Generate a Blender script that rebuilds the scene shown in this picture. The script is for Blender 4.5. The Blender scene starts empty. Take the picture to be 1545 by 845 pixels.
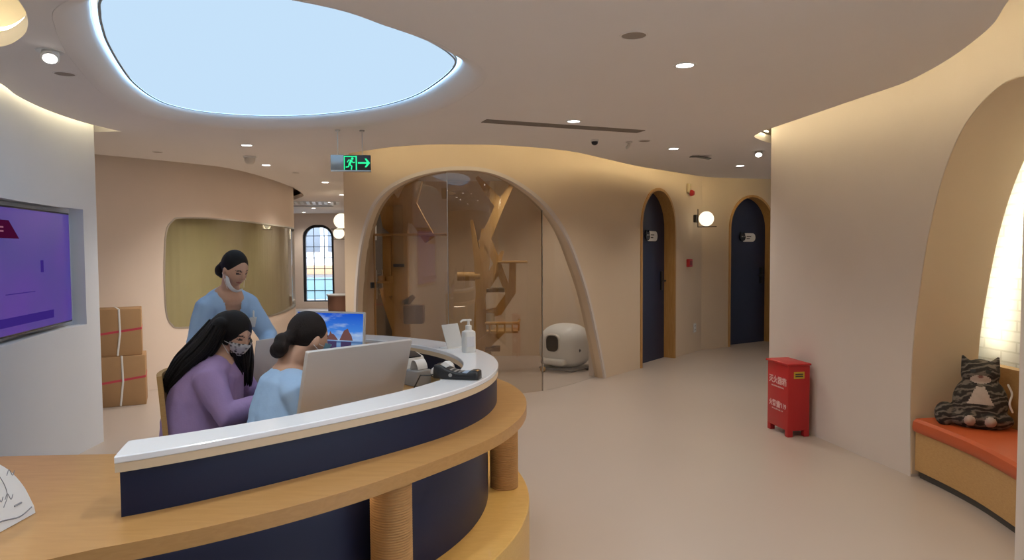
import bpy, bmesh, math, random
import numpy as np
from mathutils import Vector, Matrix, noise
random.seed(7)
PI = math.pi
scn = bpy.context.scene
COL = scn.collection
H = 2.45            # lowered ceiling
HU = 2.78           # upper ceiling above the coves

# ------------------------------------------------------------------ materials
_M = {}
def mat(name, col, rough=.5, metal=0., spec=.5, var=0., vscale=6., bump=0., bscale=200., emit=0., ecol=None, coat=0., stretch=None):
    if name in _M: return _M[name]
    m = bpy.data.materials.new(name); m.use_nodes = True
    nt = m.node_tree; b = nt.nodes['Principled BSDF']
    b.inputs['Base Color'].default_value = (*col, 1)
    b.inputs['Roughness'].default_value = rough
    b.inputs['Metallic'].default_value = metal
    b.inputs['Specular IOR Level'].default_value = spec
    b.inputs['Coat Weight'].default_value = coat
    tc = nt.nodes.new('ShaderNodeTexCoord'); src = tc.outputs['Object']
    if stretch:
        mp = nt.nodes.new('ShaderNodeMapping'); mp.inputs['Scale'].default_value = stretch
        nt.links.new(src, mp.inputs[0]); src = mp.outputs[0]
    if var > 0:
        n = nt.nodes.new('ShaderNodeTexNoise'); n.inputs['Scale'].default_value = vscale; n.inputs['Detail'].default_value = 5
        nt.links.new(src, n.inputs[0])
        r = nt.nodes.new('ShaderNodeMapRange'); r.inputs[3].default_value = 1-var; r.inputs[4].default_value = 1+var
        nt.links.new(n.outputs[0], r.inputs[0])
        mx = nt.nodes.new('ShaderNodeMix'); mx.data_type = 'RGBA'; mx.blend_type = 'MULTIPLY'; mx.inputs[0].default_value = 1
        mx.inputs[6].default_value = (*col, 1); nt.links.new(r.outputs[0], mx.inputs[7])
        nt.links.new(mx.outputs[2], b.inputs['Base Color'])
    if bump > 0:
        n = nt.nodes.new('ShaderNodeTexNoise'); n.inputs['Scale'].default_value = bscale; n.inputs['Detail'].default_value = 3
        nt.links.new(src, n.inputs[0])
        bp = nt.nodes.new('ShaderNodeBump'); bp.inputs['Strength'].default_value = bump; bp.inputs['Distance'].default_value = .01
        nt.links.new(n.outputs[0], bp.inputs['Height']); nt.links.new(bp.outputs[0], b.inputs['Normal'])
    if emit > 0:
        b.inputs['Emission Color'].default_value = (*(ecol or col), 1); b.inputs['Emission Strength'].default_value = emit
    _M[name] = m; return m

def glass(name, tint, refl=1.0, rough=0.0):
    m = bpy.data.materials.new(name); m.use_nodes = True; nt = m.node_tree; nt.nodes.clear()
    out = nt.nodes.new('ShaderNodeOutputMaterial'); t = nt.nodes.new('ShaderNodeBsdfTransparent'); t.inputs[0].default_value = (*tint, 1)
    g = nt.nodes.new('ShaderNodeBsdfGlossy'); g.inputs['Roughness'].default_value = rough
    lw = nt.nodes.new('ShaderNodeLayerWeight'); lw.inputs[0].default_value = .5
    pw = nt.nodes.new('ShaderNodeMath'); pw.operation = 'POWER'; pw.inputs[1].default_value = 4.5; nt.links.new(lw.outputs['Facing'], pw.inputs[0])
    mu = nt.nodes.new('ShaderNodeMath'); mu.operation = 'MULTIPLY_ADD'; mu.inputs[1].default_value = .75; mu.inputs[2].default_value = .035*refl; mu.use_clamp = True
    nt.links.new(pw.outputs[0], mu.inputs[0])
    mx = nt.nodes.new('ShaderNodeMixShader'); nt.links.new(mu.outputs[0], mx.inputs[0]); nt.links.new(t.outputs[0], mx.inputs[1]); nt.links.new(g.outputs[0], mx.inputs[2])
    nt.links.new(mx.outputs[0], out.inputs[0]); return m

def wood(name, c1, c2, rough=.4, scale=(1., 1., 1.), coat=0.):
    m = bpy.data.materials.new(name); m.use_nodes = True; nt = m.node_tree; b = nt.nodes['Principled BSDF']
    b.inputs['Roughness'].default_value = rough; b.inputs['Coat Weight'].default_value = coat
    tc = nt.nodes.new('ShaderNodeTexCoord'); mp = nt.nodes.new('ShaderNodeMapping'); mp.inputs['Scale'].default_value = scale
    n = nt.nodes.new('ShaderNodeTexNoise'); n.inputs['Scale'].default_value = 5; n.inputs['Detail'].default_value = 6; n.inputs['Distortion'].default_value = .6
    cr = nt.nodes.new('ShaderNodeValToRGB'); cr.color_ramp.elements[0].position = .3; cr.color_ramp.elements[1].position = .7
    cr.color_ramp.elements[0].color = (*c1, 1); cr.color_ramp.elements[1].color = (*c2, 1)
    nt.links.new(tc.outputs['Object'], mp.inputs[0]); nt.links.new(mp.outputs[0], n.inputs[0]); nt.links.new(n.outputs[0], cr.inputs[0])
    nt.links.new(cr.outputs[0], b.inputs['Base Color']); return m

def emis(name, col, s):
    m = bpy.data.materials.new(name); m.use_nodes = True; nt = m.node_tree; nt.nodes.clear()
    o = nt.nodes.new('ShaderNodeOutputMaterial'); e = nt.nodes.new('ShaderNodeEmission'); e.inputs[0].default_value = (*col, 1); e.inputs[1].default_value = s
    nt.links.new(e.outputs[0], o.inputs[0]); return m

WALL = mat('wall_paint', (.68, .55, .405), .75, var=.03, vscale=3, bump=.06, bscale=350)
WALLP = mat('wall_paint_pinkish', (.66, .59, .545), .75, var=.03, vscale=3, bump=.06, bscale=350)
WALLG = mat('wall_paint_cool', (.77, .81, .88), .75, var=.02, vscale=3, bump=.05, bscale=350)
WALLB = mat('wall_paint_tan', (.80, .69, .60), .7, var=.03, vscale=3, bump=.05, bscale=350)
CEIL = mat('ceiling_paint', (.82, .78, .75), .8, var=.02, vscale=2)
CEILU = mat('cove_paint', (.80, .72, .58), .8)
FLOOR = mat('floor_resin', (.47, .405, .36), .34, var=.025, vscale=1.5, bump=.02, bscale=60, spec=.5)
WOODL = wood('light_oak', (.47, .27, .095), (.54, .33, .13), .38, (1, 9, 30), .1)
WOODO = wood('oak_desk', (.43, .225, .07), (.49, .265, .09), .36, (1.5, 9, 20), .15)
WOODP = wood('oak_platform', (.58, .35, .095), (.64, .40, .12), .4, (3, 10, 30), .1)
WOODT = wood('birch_ply', (.56, .33, .11), (.64, .41, .16), .5, (12, 12, 1.5))
WOODF = wood('door_frame_oak', (.46, .245, .075), (.56, .33, .12), .45, (14, 14, 1))
NAVY = mat('navy_laminate', (.008, .013, .042), .4, spec=.3, var=.08, vscale=5)
DOORM = mat('navy_door_paint', (.013, .019, .055), .45)
WHITE = mat('white_stone', (.84, .86, .89), .16, var=.015, vscale=8, coat=.2)
PLAST = mat('white_plastic', (.74, .74, .72), .35)
PLASTW = mat('warm_white_plastic', (.70, .67, .62), .4)
SILV = mat('silver_shell', (.60, .56, .53), .36, metal=.15)
BLACK = mat('black_plastic', (.016, .017, .020), .38)
GREY = mat('grey_plastic', (.30, .29, .28), .5)
DARK = mat('dark_grey', (.06, .055, .05), .5)
METAL = mat('brushed_metal', (.55, .54, .52), .3, metal=1.)
RED = mat('fire_red', (.48, .018, .022), .42, var=.05, vscale=8)
ORANGE = mat('orange_leather', (.50, .095, .028), .45, bump=.05, bscale=120)
CARD = mat('cardboard', (.42, .255, .125), .75, var=.08, vscale=8)
TAPE = mat('red_print', (.55, .06, .09), .6)
WHITEP = mat('white_paper', (.80, .80, .79), .6)
EDGE = mat('cream_edge', (.66, .52, .35), .45)
SKIN = mat('skin', (.62, .37, .255), .5, var=.05, vscale=18)
LIPS = mat('lips', (.42, .13, .11), .4)
BROW = mat('brow', (.05, .03, .025), .6)
HAIR = mat('black_hair', (.010, .008, .008), .5, spec=.22, bump=.5, bscale=60, stretch=(9, 9, .8))
HAIRB = mat('dark_brown_hair', (.015, .010, .009), .5, spec=.22, bump=.5, bscale=60, stretch=(9, 9, .8))
SCRUB = mat('blue_scrubs', (.37, .55, .80), .8, var=.05, vscale=6, bump=.08, bscale=90)
LILAC = mat('lilac_sweater', (.35, .24, .46), .85, var=.06, vscale=7, bump=.12, bscale=120)
TROU = mat('dark_trousers', (.03, .03, .045), .8)
MASKW = mat('white_mask', (.78, .79, .81), .7)
MASKB = mat('blue_mask', (.18, .42, .62), .7)
SHOE = mat('white_shoe', (.6, .6, .6), .5)
GLASS = glass('clear_glass', (.97, .965, .95), 1.3)
GLASSB = glass('reflection_tint_glass', (.86, .83, .79), 2.2)  # tint stands in for the reflections that darken the two left panes
GLASSO = glass('olive_room_glass', (.90, .90, .86), 1.2)
GLASSW = glass('window_glass', (.95, .96, .97), 1.0)
ACRYL = glass('acrylic', (.96, .97, .98), 1.0)
WARMLED = emis('warm_led', (1.0, .83, .50), 20.0)
LAMPW = emis('downlight_glow', (1.0, .96, .90), 9.0)
GLOBE = emis('globe_glow', (1.0, .88, .64), 1.1)
SKYP = emis('luminous_panel', (.585, .79, 1.0), .70)
GREEN = emis('exit_green', (.03, .85, .32), .9)

# ------------------------------------------------------------------ mesh helpers
def obj(name, bm, m=None, parent=None, ang=38, smooth=True):
    bmesh.ops.remove_doubles(bm, verts=bm.verts, dist=1e-6)
    bmesh.ops.recalc_face_normals(bm, faces=bm.faces)
    c = math.cos(math.radians(ang))
    for f in bm.faces: f.smooth = smooth
    for e in bm.edges:
        if len(e.link_faces) == 2 and e.link_faces[0].normal.dot(e.link_faces[1].normal) < c: e.smooth = False
    me = bpy.data.meshes.new(name); bm.to_mesh(me); bm.free()
    for x in (m if isinstance(m, (list, tuple)) else [m]):
        if x: me.materials.append(x)
    o = bpy.data.objects.new(name, me); COL.objects.link(o)
    if parent is not None: o.parent = parent
    return o
def tag(o, label, cat, group=None):
    o['label'] = label; o['category'] = cat
    if group: o['group'] = group
    return o
def thing(name, label, cat, loc=(0, 0, 0), rotz=0, group=None):
    o = bpy.data.objects.new(name, None); COL.objects.link(o); o.empty_display_size = .1
    o.location = loc; o.rotation_euler = (0, 0, rotz); return tag(o, label, cat, group)
def struct(o):
    o['kind'] = 'structure'; return o
def dup(root, loc, rotz=0, label=None):
    r = root.copy(); COL.objects.link(r); r.location = loc; r.rotation_euler = (0, 0, rotz)
    if label: r['label'] = label
    for ch in list(root.children):
        c = ch.copy(); COL.objects.link(c); c.parent = r
        for g in ch.children:
            d = g.copy(); COL.objects.link(d); d.parent = c
    return r
def B(): return bmesh.new()
def join(bm, tmp):
    """append a finished piece (keeps vertex order, unlike operators that delete)"""
    tmp.verts.index_update(); V = [bm.verts.new(v.co) for v in tmp.verts]; out = []
    for f in tmp.faces:
        g = bm.faces.new([V[v.index] for v in f.verts]); g.material_index = f.material_index; out.append(g)
    tmp.free(); return V
def box(bm, x0, x1, y0, y1, z0, z1, bev=0, seg=2, mi=0):
    t = bmesh.new(); r = bmesh.ops.create_cube(t, size=1)
    for v in t.verts: v.co = Vector(((x0+x1)/2+v.co.x*(x1-x0), (y0+y1)/2+v.co.y*(y1-y0), (z0+z1)/2+v.co.z*(z1-z0)))
    if bev > 0: bmesh.ops.bevel(t, geom=t.edges[:], offset=min(bev, .45*min(x1-x0, y1-y0, z1-z0)), segments=seg, affect='EDGES', profile=.5)
    for f in t.faces: f.material_index = mi
    return join(bm, t)
def xform(bm, M, start=0):
    bm.verts.ensure_lookup_table()
    for v in bm.verts[start:]: v.co = M @ v.co
def prism(bm, pts, z0, z1, mi=0):
    a = [bm.verts.new((p[0], p[1], z0)) for p in pts]; b = [bm.verts.new((p[0], p[1], z1)) for p in pts]
    n = len(pts)
    F = [bm.faces.new(a[::-1]), bm.faces.new(b)]
    for i in range(n): F.append(bm.faces.new((a[i], a[(i+1) % n], b[(i+1) % n], b[i])))
    for f in F: f.material_index = mi
    return F
def prism_xz(bm, pts, y0, y1, mi=0):
    s = len(bm.verts); prism(bm, [(p[0], p[1]) for p in pts], y0, y1, mi)
    bm.verts.ensure_lookup_table()
    for v in bm.verts[s:]: v.co = Vector((v.co.x, v.co.z, v.co.y))
def lathe(bm, prof, n=24, c=(0, 0, 0), mi=0):
    rings = []
    for r, z in prof:
        if r < 1e-5: rings.append([bm.verts.new((c[0], c[1], c[2]+z))])
        else: rings.append([bm.verts.new((c[0]+r*math.cos(2*PI*k/n), c[1]+r*math.sin(2*PI*k/n), c[2]+z)) for k in range(n)])
    for A, Bq in zip(rings, rings[1:]):
        for k in range(n):
            k2 = (k+1) % n
            if len(A) == 1 and len(Bq) == 1: continue
            if len(A) == 1: f = bm.faces.new((A[0], Bq[k], Bq[k2]))
            elif len(Bq) == 1: f = bm.faces.new((A[k], A[k2], Bq[0]))
            else: f = bm.faces.new((A[k], A[k2], Bq[k2], Bq[k]))
            f.material_index = mi
def ring_loft(bm, rings, cap=True, mi=0):
    V = [[bm.verts.new(p) for p in r] for r in rings]; n = len(V[0])
    for a, b in zip(V, V[1:]):
        for k in range(n):
            f = bm.faces.new((a[k], a[(k+1) % n], b[(k+1) % n], b[k])); f.material_index = mi
    if cap:
        for r in (V[0][::-1], V[-1]):
            f = bm.faces.new(r); f.material_index = mi
def frame_of(d):
    d = d.normalized(); u = Vector((1, 0, 0)) if abs(d.x) < .8 else Vector((0, 1, 0))
    a = (u - d*u.dot(d)).normalized(); return a, d.cross(a)
def tube(bm, pts, rad, n=10, mi=0, round_ends=True, flat=1.0, side=None):
    """tapered round tube along pts; rad a number or a list; flat squeezes it across the second axis"""
    P = [Vector(p) for p in pts]; R = rad if isinstance(rad, (list, tuple)) else [rad]*len(P)
    if round_ends and len(P) > 1:
        d0 = (P[0]-P[1]).normalized(); d1 = (P[-1]-P[-2]).normalized()
        pre = [(P[0]+d0*R[0]*math.sin(t), R[0]*max(math.cos(t), .08)) for t in (1.5, 1.0, .5)]
        post = [(P[-1]+d1*R[-1]*math.sin(t), R[-1]*max(math.cos(t), .08)) for t in (.5, 1.0, 1.5)]
        Q = [p for p, _ in pre]+P+[p for p, _ in post]; R = [r for _, r in pre]+list(R)+[r for _, r in post]
    else: Q = P
    rings = []; a = None
    for i, p in enumerate(Q):
        d = (Q[min(i+1, len(Q)-1)]-Q[max(i-1, 0)])
        if d.length < 1e-9: d = Vector((0, 0, 1))
        d.normalize()
        if a is None:
            a = frame_of(d)[0] if side is None else (Vector(side)-d*Vector(side).dot(d)).normalized()
        else: a = (a-d*a.dot(d)).normalized()
        b = d.cross(a)
        rings.append([p+a*R[i]*math.cos(2*PI*k/n)+b*R[i]*flat*math.sin(2*PI*k/n) for k in range(n)])
    ring_loft(bm, rings, True, mi)
def ellipsoid(bm, c, r, n=24, m=16, M=None, mi=0):
    t = bmesh.new(); bmesh.ops.create_uvsphere(t, u_segments=n, v_segments=m, radius=1)
    for v in t.verts:
        p = Vector((v.co.x*r[0], v.co.y*r[1], v.co.z*r[2])); v.co = Vector(c)+(M @ p if M else p)
    for f in t.faces: f.material_index = mi
    return join(bm, t)
def CR(P, n=12, closed=False):
    P = [np.array(p, float) for p in P]
    Q = [P[-1]]+P+[P[0], P[1]] if closed else [2*P[0]-P[1]]+P+[2*P[-1]-P[-2]]
    out = []
    for i in range(1, len(Q)-2):
        a, b, c, d = Q[i-1:i+3]
        for k in range(n):
            t = k/n; out.append(.5*(2*b+(c-a)*t+(2*a-5*b+4*c-d)*t*t+(3*b-a-3*c+d)*t**3))
    if not closed: out.append(P[-1])
    return [tuple(p) for p in out]
def fill(outer, holes=()):
    """flat triangulated polygon with holes, in XY"""
    bm = B(); es = []
    for loop in [outer]+list(holes):
        vs = [bm.verts.new((p[0], p[1], 0)) for p in loop]
        es += [bm.edges.new((vs[i], vs[(i+1) % len(vs)])) for i in range(len(vs))]
    bmesh.ops.triangle_fill(bm, use_beauty=True, use_dissolve=False, edges=es, normal=(0, 0, 1))
    return bm
def thicken(bm, h0, h1):
    """flat XY mesh -> solid between heights h0 and h1"""
    bm.verts.ensure_lookup_table(); bm.faces.ensure_lookup_table()
    base = list(bm.verts); faces = list(bm.faces); bound = [e for e in bm.edges if len(e.link_faces) == 1]
    bv = [(e.verts[0], e.verts[1]) for e in bound]
    top = {v: bm.verts.new((v.co.x, v.co.y, h1)) for v in base}
    for v in base: v.co.z = h0
    for f in faces: bm.faces.new([top[v] for v in f.verts])
    for a, b in bv: bm.faces.new((a, b, top[b], top[a]))
    return bm
class Plan:
    """a wall line on the floor; d>0 is the room side"""
    def __init__(s, pts, smooth=True, n=14):
        s.P = np.array(CR(pts, n) if smooth else pts, float)
        s.L = np.r_[0, np.cumsum(np.hypot(*np.diff(s.P, axis=0).T))]; s.len = s.L[-1]
    def at(s, q, d=0.):
        e = .01
        def p(u):
            if u < 0: t = (s.P[0]-s.P[1]); t = t/np.hypot(*t); return s.P[0]+t*(-u)
            if u > s.len: t = (s.P[-1]-s.P[-2]); t = t/np.hypot(*t); return s.P[-1]+t*(u-s.len)
            return np.array([np.interp(u, s.L, s.P[:, 0]), np.interp(u, s.L, s.P[:, 1])])
        t = p(q+e)-p(q-e); t = t/np.hypot(*t); c = p(q)
        return c[0]+t[1]*d, c[1]-t[0]*d
    def dirn(s, q):
        a = s.at(q-.02); b = s.at(q+.02); return math.atan2(b[1]-a[1], b[0]-a[0])
def bent(plan, outer, holes=(), d0=0., d1=-.14, ds=.08):
    bm = fill(outer, holes)
    if ds:
        xs = [p[0] for p in outer]; x = min(xs)+ds
        while x < max(xs)-1e-3:
            bmesh.ops.bisect_plane(bm, geom=bm.verts[:]+bm.edges[:]+bm.faces[:], plane_co=(x, 0, 0), plane_no=(1, 0, 0)); x += ds
    thicken(bm, d0, d1)
    for v in bm.verts:
        s, z, d = v.co; x, y = plan.at(s, d); v.co = Vector((x, y, z))
    return bm
def sweep_sz(plan, path, prof, bm=None, closed=False):
    """profile (offset across the path, d) swept along a path of (s,z) on a wall"""
    bm = bm or B(); rings = []; N = len(path)
    for i in range(N):
        a = path[(i-1) % N] if closed else path[max(i-1, 0)]; b = path[(i+1) % N] if closed else path[min(i+1, N-1)]
        t = np.array([b[0]-a[0], b[1]-a[1]]); t = t/np.hypot(*t); n = (-t[1], t[0]); r = []
        for o, d in prof:
            x, y = plan.at(path[i][0]+n[0]*o, d); r.append(Vector((x, y, path[i][1]+n[1]*o)))
        rings.append(r)
    if closed: rings.append(rings[0])
    ring_loft(bm, rings, not closed); return bm
def rect(s0, s1, z0, z1): return [(s0, z0), (s1, z0), (s1, z1), (s0, z1)]
def rrect(x0, x1, y0, y1, r, n=6):
    out = []
    for cx, cy, a in ((x1-r, y0+r, -90), (x1-r, y1-r, 0), (x0+r, y1-r, 90), (x0+r, y0+r, 180)):
        out += [(cx+r*math.cos(math.radians(a+90*k/n)), cy+r*math.sin(math.radians(a+90*k/n))) for k in range(n+1)]
    return out
def arch(s0, s1, z0, z1, n=20):
    """door-shaped outline, flat bottom, round head"""
    r = (s1-s0)/2; c = (s0+s1)/2
    return [(s0, z0)]+[(c-r*math.cos(PI*k/n), z1-r+r*math.sin(PI*k/n)) for k in range(n+1)]+[(s1, z0)]
def text_bm(s, size, bold=0.0, ext=.001):
    cu = bpy.data.curves.new('t', 'FONT'); cu.body = s; cu.size = size; cu.extrude = ext; cu.offset = bold; cu.resolution_u = 3
    o = bpy.data.objects.new('t', cu); COL.objects.link(o)
    me = bpy.data.meshes.new_from_object(o.evaluated_get(bpy.context.evaluated_depsgraph_get()))
    bm = B(); bm.from_mesh(me); bpy.data.objects.remove(o); bpy.data.curves.remove(cu); bpy.data.meshes.remove(me); return bm
def merge(bm, other, M=None):
    me = bpy.data.meshes.new('m'); other.to_mesh(me); other.free(); s = len(bm.verts); bm.from_mesh(me); bpy.data.meshes.remove(me)
    if M: xform(bm, M, s)
def voxel(bm, size, it=4, fac=.5):
    """overlapping closed shapes -> one continuous smoothed surface"""
    me = bpy.data.meshes.new('v'); bm.to_mesh(me); bm.free(); o = bpy.data.objects.new('v', me); COL.objects.link(o)
    r = o.modifiers.new('r', 'REMESH'); r.mode = 'VOXEL'; r.voxel_size = size
    if it:
        sm = o.modifiers.new('s', 'SMOOTH'); sm.iterations = it; sm.factor = fac
    dg = bpy.context.evaluated_depsgraph_get(); m2 = bpy.data.meshes.new_from_object(o.evaluated_get(dg))
    b = B(); b.from_mesh(m2); bpy.data.objects.remove(o); bpy.data.meshes.remove(me); bpy.data.meshes.remove(m2); return b

# ================================================================== THE SETTING
PW = Plan([(-1.8, 7.5), (-1.4, 7.2), (-1.0, 6.98), (-.6, 6.88), (-.2, 6.9), (.18, 7.07), (.54, 7.33), (.78, 7.62), (1.06, 7.99), (1.62, 8.69), (2.22, 9.47), (2.78, 10.2)], n=16)
PD = Plan([(2.78, 10.2), (3.31, 10.52), (4.9, 11.48)], smooth=False)
PR = Plan([(2.27, 6.12), (2.39, 5.53), (2.5, 4.94), (2.59, 4.5), (2.62, 4.0), (2.58, 3.6), (2.52, 3.3), (2.45, 3.0)], n=16)
PB = Plan([(-4.7, 6.55), (-4.25, 7.05), (-3.97, 7.4), (-3.68, 7.85), (-3.46, 8.5), (-3.36, 9.4), (-3.42, 10.7), (-3.62, 11.6), (-3.95, 12.25), (-4.6, 12.9)], n=14)
PT = Plan([(-3.3, 1.0), (-3.0, 2.6), (-2.9, 3.5), (-2.98, 4.05), (-3.1, 4.45), (-3.2, 4.9), (-3.24, 5.45)], n=14)

bm = B(); box(bm, -9, 7, -3.2, 18.3, -.06, 0); struct(obj('floor', bm, FLOOR))
bm = B(); box(bm, -9, 7, -3.2, 18.3, HU, HU+.05); struct(obj('ceiling_recess', bm, CEILU))

# lowered ceiling with free-form cove openings
EA = CR([(-2.76, 3.42), (-2.87, 3.95), (-3.0, 4.28), (-3.1, 4.68), (-3.14, 5.11), (-3.11, 5.46)], 8)
HA = EA+[(-3.08, 5.55), (-3.3, 5.57), (-3.9, 5.6), (-3.9, 3.42)]
HE = CR([(-2.60, 3.12), (-2.40, 3.27), (-2.16, 3.12), (-1.96, 2.87), (-1.83, 2.60), (-1.78, 2.33), (-1.9, 2.05), (-2.25, 1.95), (-2.55, 2.2), (-2.68, 2.7)], 16, True)
EB = CR([(-4.5, 6.3), (-4.06, 6.85), (-3.84, 7.1), (-3.42, 7.68), (-3.24, 8.12), (-3.2, 9.1), (-3.3, 10.55), (-3.5, 11.7), (-3.72, 12.4), (-4.34, 13.6)], 8)
HB = EB+[(-5.4, 13.6), (-5.4, 6.3)]
EC = CR([(-1.7, 7.05), (-1.62, 6.91), (-1.33, 6.65), (-1.05, 6.45), (-.72, 6.34), (-.43, 6.35), (-.13, 6.4), (.18, 6.54), (.4, 6.68), (.65, 6.92), (.97, 7.38), (1.43, 8.05), (1.85, 8.54), (2.29, 9.02), (2.63, 9.37), (3.07, 9.57), (3.56, 9.69), (4.5, 9.9)], 8)
HC = EC+[(4.8, 11.6), (2.72, 10.33)]+[PW.at(s, -.12) for s in np.arange(PW.len-.3, 0.05, -.15)]+[PW.at(0, -.12)]
ED = CR([(2.6, 6.62), (2.33, 6.35), (2.19, 6.18), (2.08, 6.0), (2.06, 5.83), (2.07, 5.64), (2.15, 5.06), (2.23, 4.47), (2.28, 4.11), (2.26, 3.81), (2.21, 3.52), (2.14, 3.25), (2.06, 3.01), (1.93, 2.74), (1.8, 2.4), (1.8, 1.6)], 8)
HD = ED+[(3.6, 1.6), (3.6, 6.62)]

def offset(L, o):
    out = []
    for i in range(len(L)):
        a_ = np.array(L[i-1]); b_ = np.array(L[(i+1) % len(L)]); t_ = (b_-a_)/np.hypot(*(b_-a_)); out.append((L[i][0]-t_[1]*o*SGN, L[i][1]+t_[0]*o*SGN))
    return out
SK = CR([(-1.46, 2.55), (-1.58, 2.73), (-1.67, 2.9), (-1.77, 3.11), (-1.93, 3.5), (-2.05, 3.84), (-2.13, 4.2), (-2.12, 4.45), (-1.98, 4.66), (-1.67, 4.78), (-1.3, 4.74), (-.9, 4.53), (-.6, 4.22), (-.4, 3.84), (-.28, 3.5), (-.29, 3.3), (-.37, 3.08), (-.46, 2.9), (-.57, 2.75), (-.7, 2.58), (-.95, 2.44), (-1.25, 2.44)], 5, True)
SK = [(p[0]*1.125, p[1]*1.125) for p in SK]
SGN = -1 if sum(a_[0]*b_[1]-a_[1]*b_[0] for a_, b_ in zip(SK, SK[1:]+SK[:1])) > 0 else 1
SKO = offset(SK, .171)
bm = thicken(fill([(-9, -3.2), (7, -3.2), (7, 18.3), (-9, 18.3)], [HA, HE, HB, HC, HD, SKO]), H, H+.07)
struct(obj('ceiling', bm, CEIL))

# LED strips lying on the edge of each opening
def led(name, edge, z=H+.088, off=.02, r=.007, closed=False):
    pts = [np.array(p) for p in edge]; out = []
    n = len(pts)
    for i, p in enumerate(pts):
        a = pts[(i-1) % n] if closed else pts[max(i-1, 0)]; b = pts[(i+1) % n] if closed else pts[min(i+1, n-1)]
        t = (b-a)/np.hypot(*(b-a)); q = p+np.array([-t[1], t[0]])*off; out.append((q[0], q[1], z))
    if closed: out.append(out[0])
    b_ = B(); tube(b_, out, r, 6, round_ends=False); return struct(obj(name, b_, WARMLED))
led('trim_1', [(p[0], p[1]) for p in EA][::-1], off=-.02)
led('trim_2', HE, closed=True, off=.02)
led('trim_3', EC, off=-.02)
led('trim_4', ED[10:], off=.02)

# --- centre wall with the big asymmetric arch and door 1
AO = CR([(.17, .35), (.165, .6), (.19, 1.06), (.27, 1.52), (.42, 1.87), (.6, 2.06), (.82, 2.17), (1.12, 2.25), (1.44, 2.28), (1.77, 2.25), (2.12, 2.11), (2.45, 1.88), (2.76, 1.53), (3.08, 1.02), (3.31, .49), (3.46, .08)], 5)
AO = [(.2, 0)]+AO+[(3.485, 0)]
DS0, DS1, DZ = 4.34, 5.36, 2.28
outer = [(0, 0), (.2, 0)]+AO[1:-1]+[(3.485, 0)]+arch(DS0, DS1, 0, DZ, 24)+[(PW.len, 0), (PW.len, HU), (0, HU)]
o = bent(PW, outer, (), 0, -.13, .07); struct(obj('wall_center', o, WALL))
# thin shadow-gap trim round the arch
struct(obj('trim_5', sweep_sz(PW, AO, [(-.001, .006), (.035, .006), (.035, -.02), (-.001, -.02)]), WALLP))
# second wall with door 2
D2S0, D2S1 = .57, 1.60
outer = [(0, 0)]+arch(D2S0, D2S1, 0, 2.31, 24)+[(PD.len, 0), (PD.len, HU), (0, HU)]
struct(obj('wall_back', bent(PD, outer, (), 0, -.13, 0), WALL))

def make_door(n, plan, s0, s1, z1, label_side):
    """arched navy door with deep oak lining; n numbers the setting's doors"""
    fr = sweep_sz(plan, arch(s0, s1, 0, z1, 28), [(0.0, .016), (0.0, -.20), (-.035, -.20), (-.035, .016)])
    d = struct(obj('door_%d' % n, bent(plan, arch(s0+.03, s1-.03, 0, z1-.03, 28), (), -.145, -.19, .2), DOORM))
    obj('frame', fr, WOODF, d)
    # lever handle
    sh = s1-.13 if label_side < 0 else s0+.13
    bm = B(); x, y = plan.at(sh, -.14); a = plan.dirn(sh); nx, ny = math.sin(a), -math.cos(a)
    box(bm, -.028, .028, -.012, .012, .93, 1.19, .006)
    tube(bm, [(0, -.005, 1.06), (0, -.06, 1.06), (-.13, -.065, 1.06)], .011, 10)
    xform(bm, Matrix.Translation((x, y, 0)) @ Matrix.Rotation(a, 4, 'Z')); obj('handle', bm, BLACK, d)
    # capsule plaque with an animal-face badge
    c = (s0+s1)/2 + .085; x, y = plan.at(c, -.143); a = plan.dirn(c)
    M = Matrix.Translation((x, y, 1.66)) @ Matrix.Rotation(a, 4, 'Z') @ Matrix.Rotation(PI/2, 4, 'X') @ Matrix.Scale(1.2, 4)
    bm = B(); prism(bm, [(-.10, -.055), (.07, -.055)]+[(.07+.055*math.cos(t), .055*math.sin(t)) for t in np.linspace(-1.4, 1.4, 9)]+[(.07, .055), (-.10, .055)], 0, .012); xform(bm, M)
    pl = obj('plaque', bm, WHITEP, d)
    bm = B(); prism(bm, [(-.12+.05*math.cos(t), .045*math.sin(t)) for t in np.linspace(0, 2*PI, 20)[:-1]], 0, .018)
    for sx in (-.152, -.095): prism(bm, [(sx-.018, .03), (sx+.018, .03), (sx+(.0), .066)], 0, .018)
    for sx in (-.137, -.103): prism(bm, [(sx+.007*math.cos(t), .012+.009*math.sin(t)) for t in np.linspace(0, 2*PI, 9)[:-1]], .018, .020, 1)
    xform(bm, M); obj('animal_badge', bm, [BLACK, WHITEP], pl)
    bm = B()
    for yy, w in ((.015, .085), (-.014, .06)): box(bm, -.045, -.045+w, yy-.007, yy+.005, .012, .0135)
    xform(bm, M); obj('lettering', bm, DARK, pl)
    return d
make_door(1, PW, DS0, DS1, DZ, -1)
make_door(2, PD, D2S0, D2S1, 2.31, -1)

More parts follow.
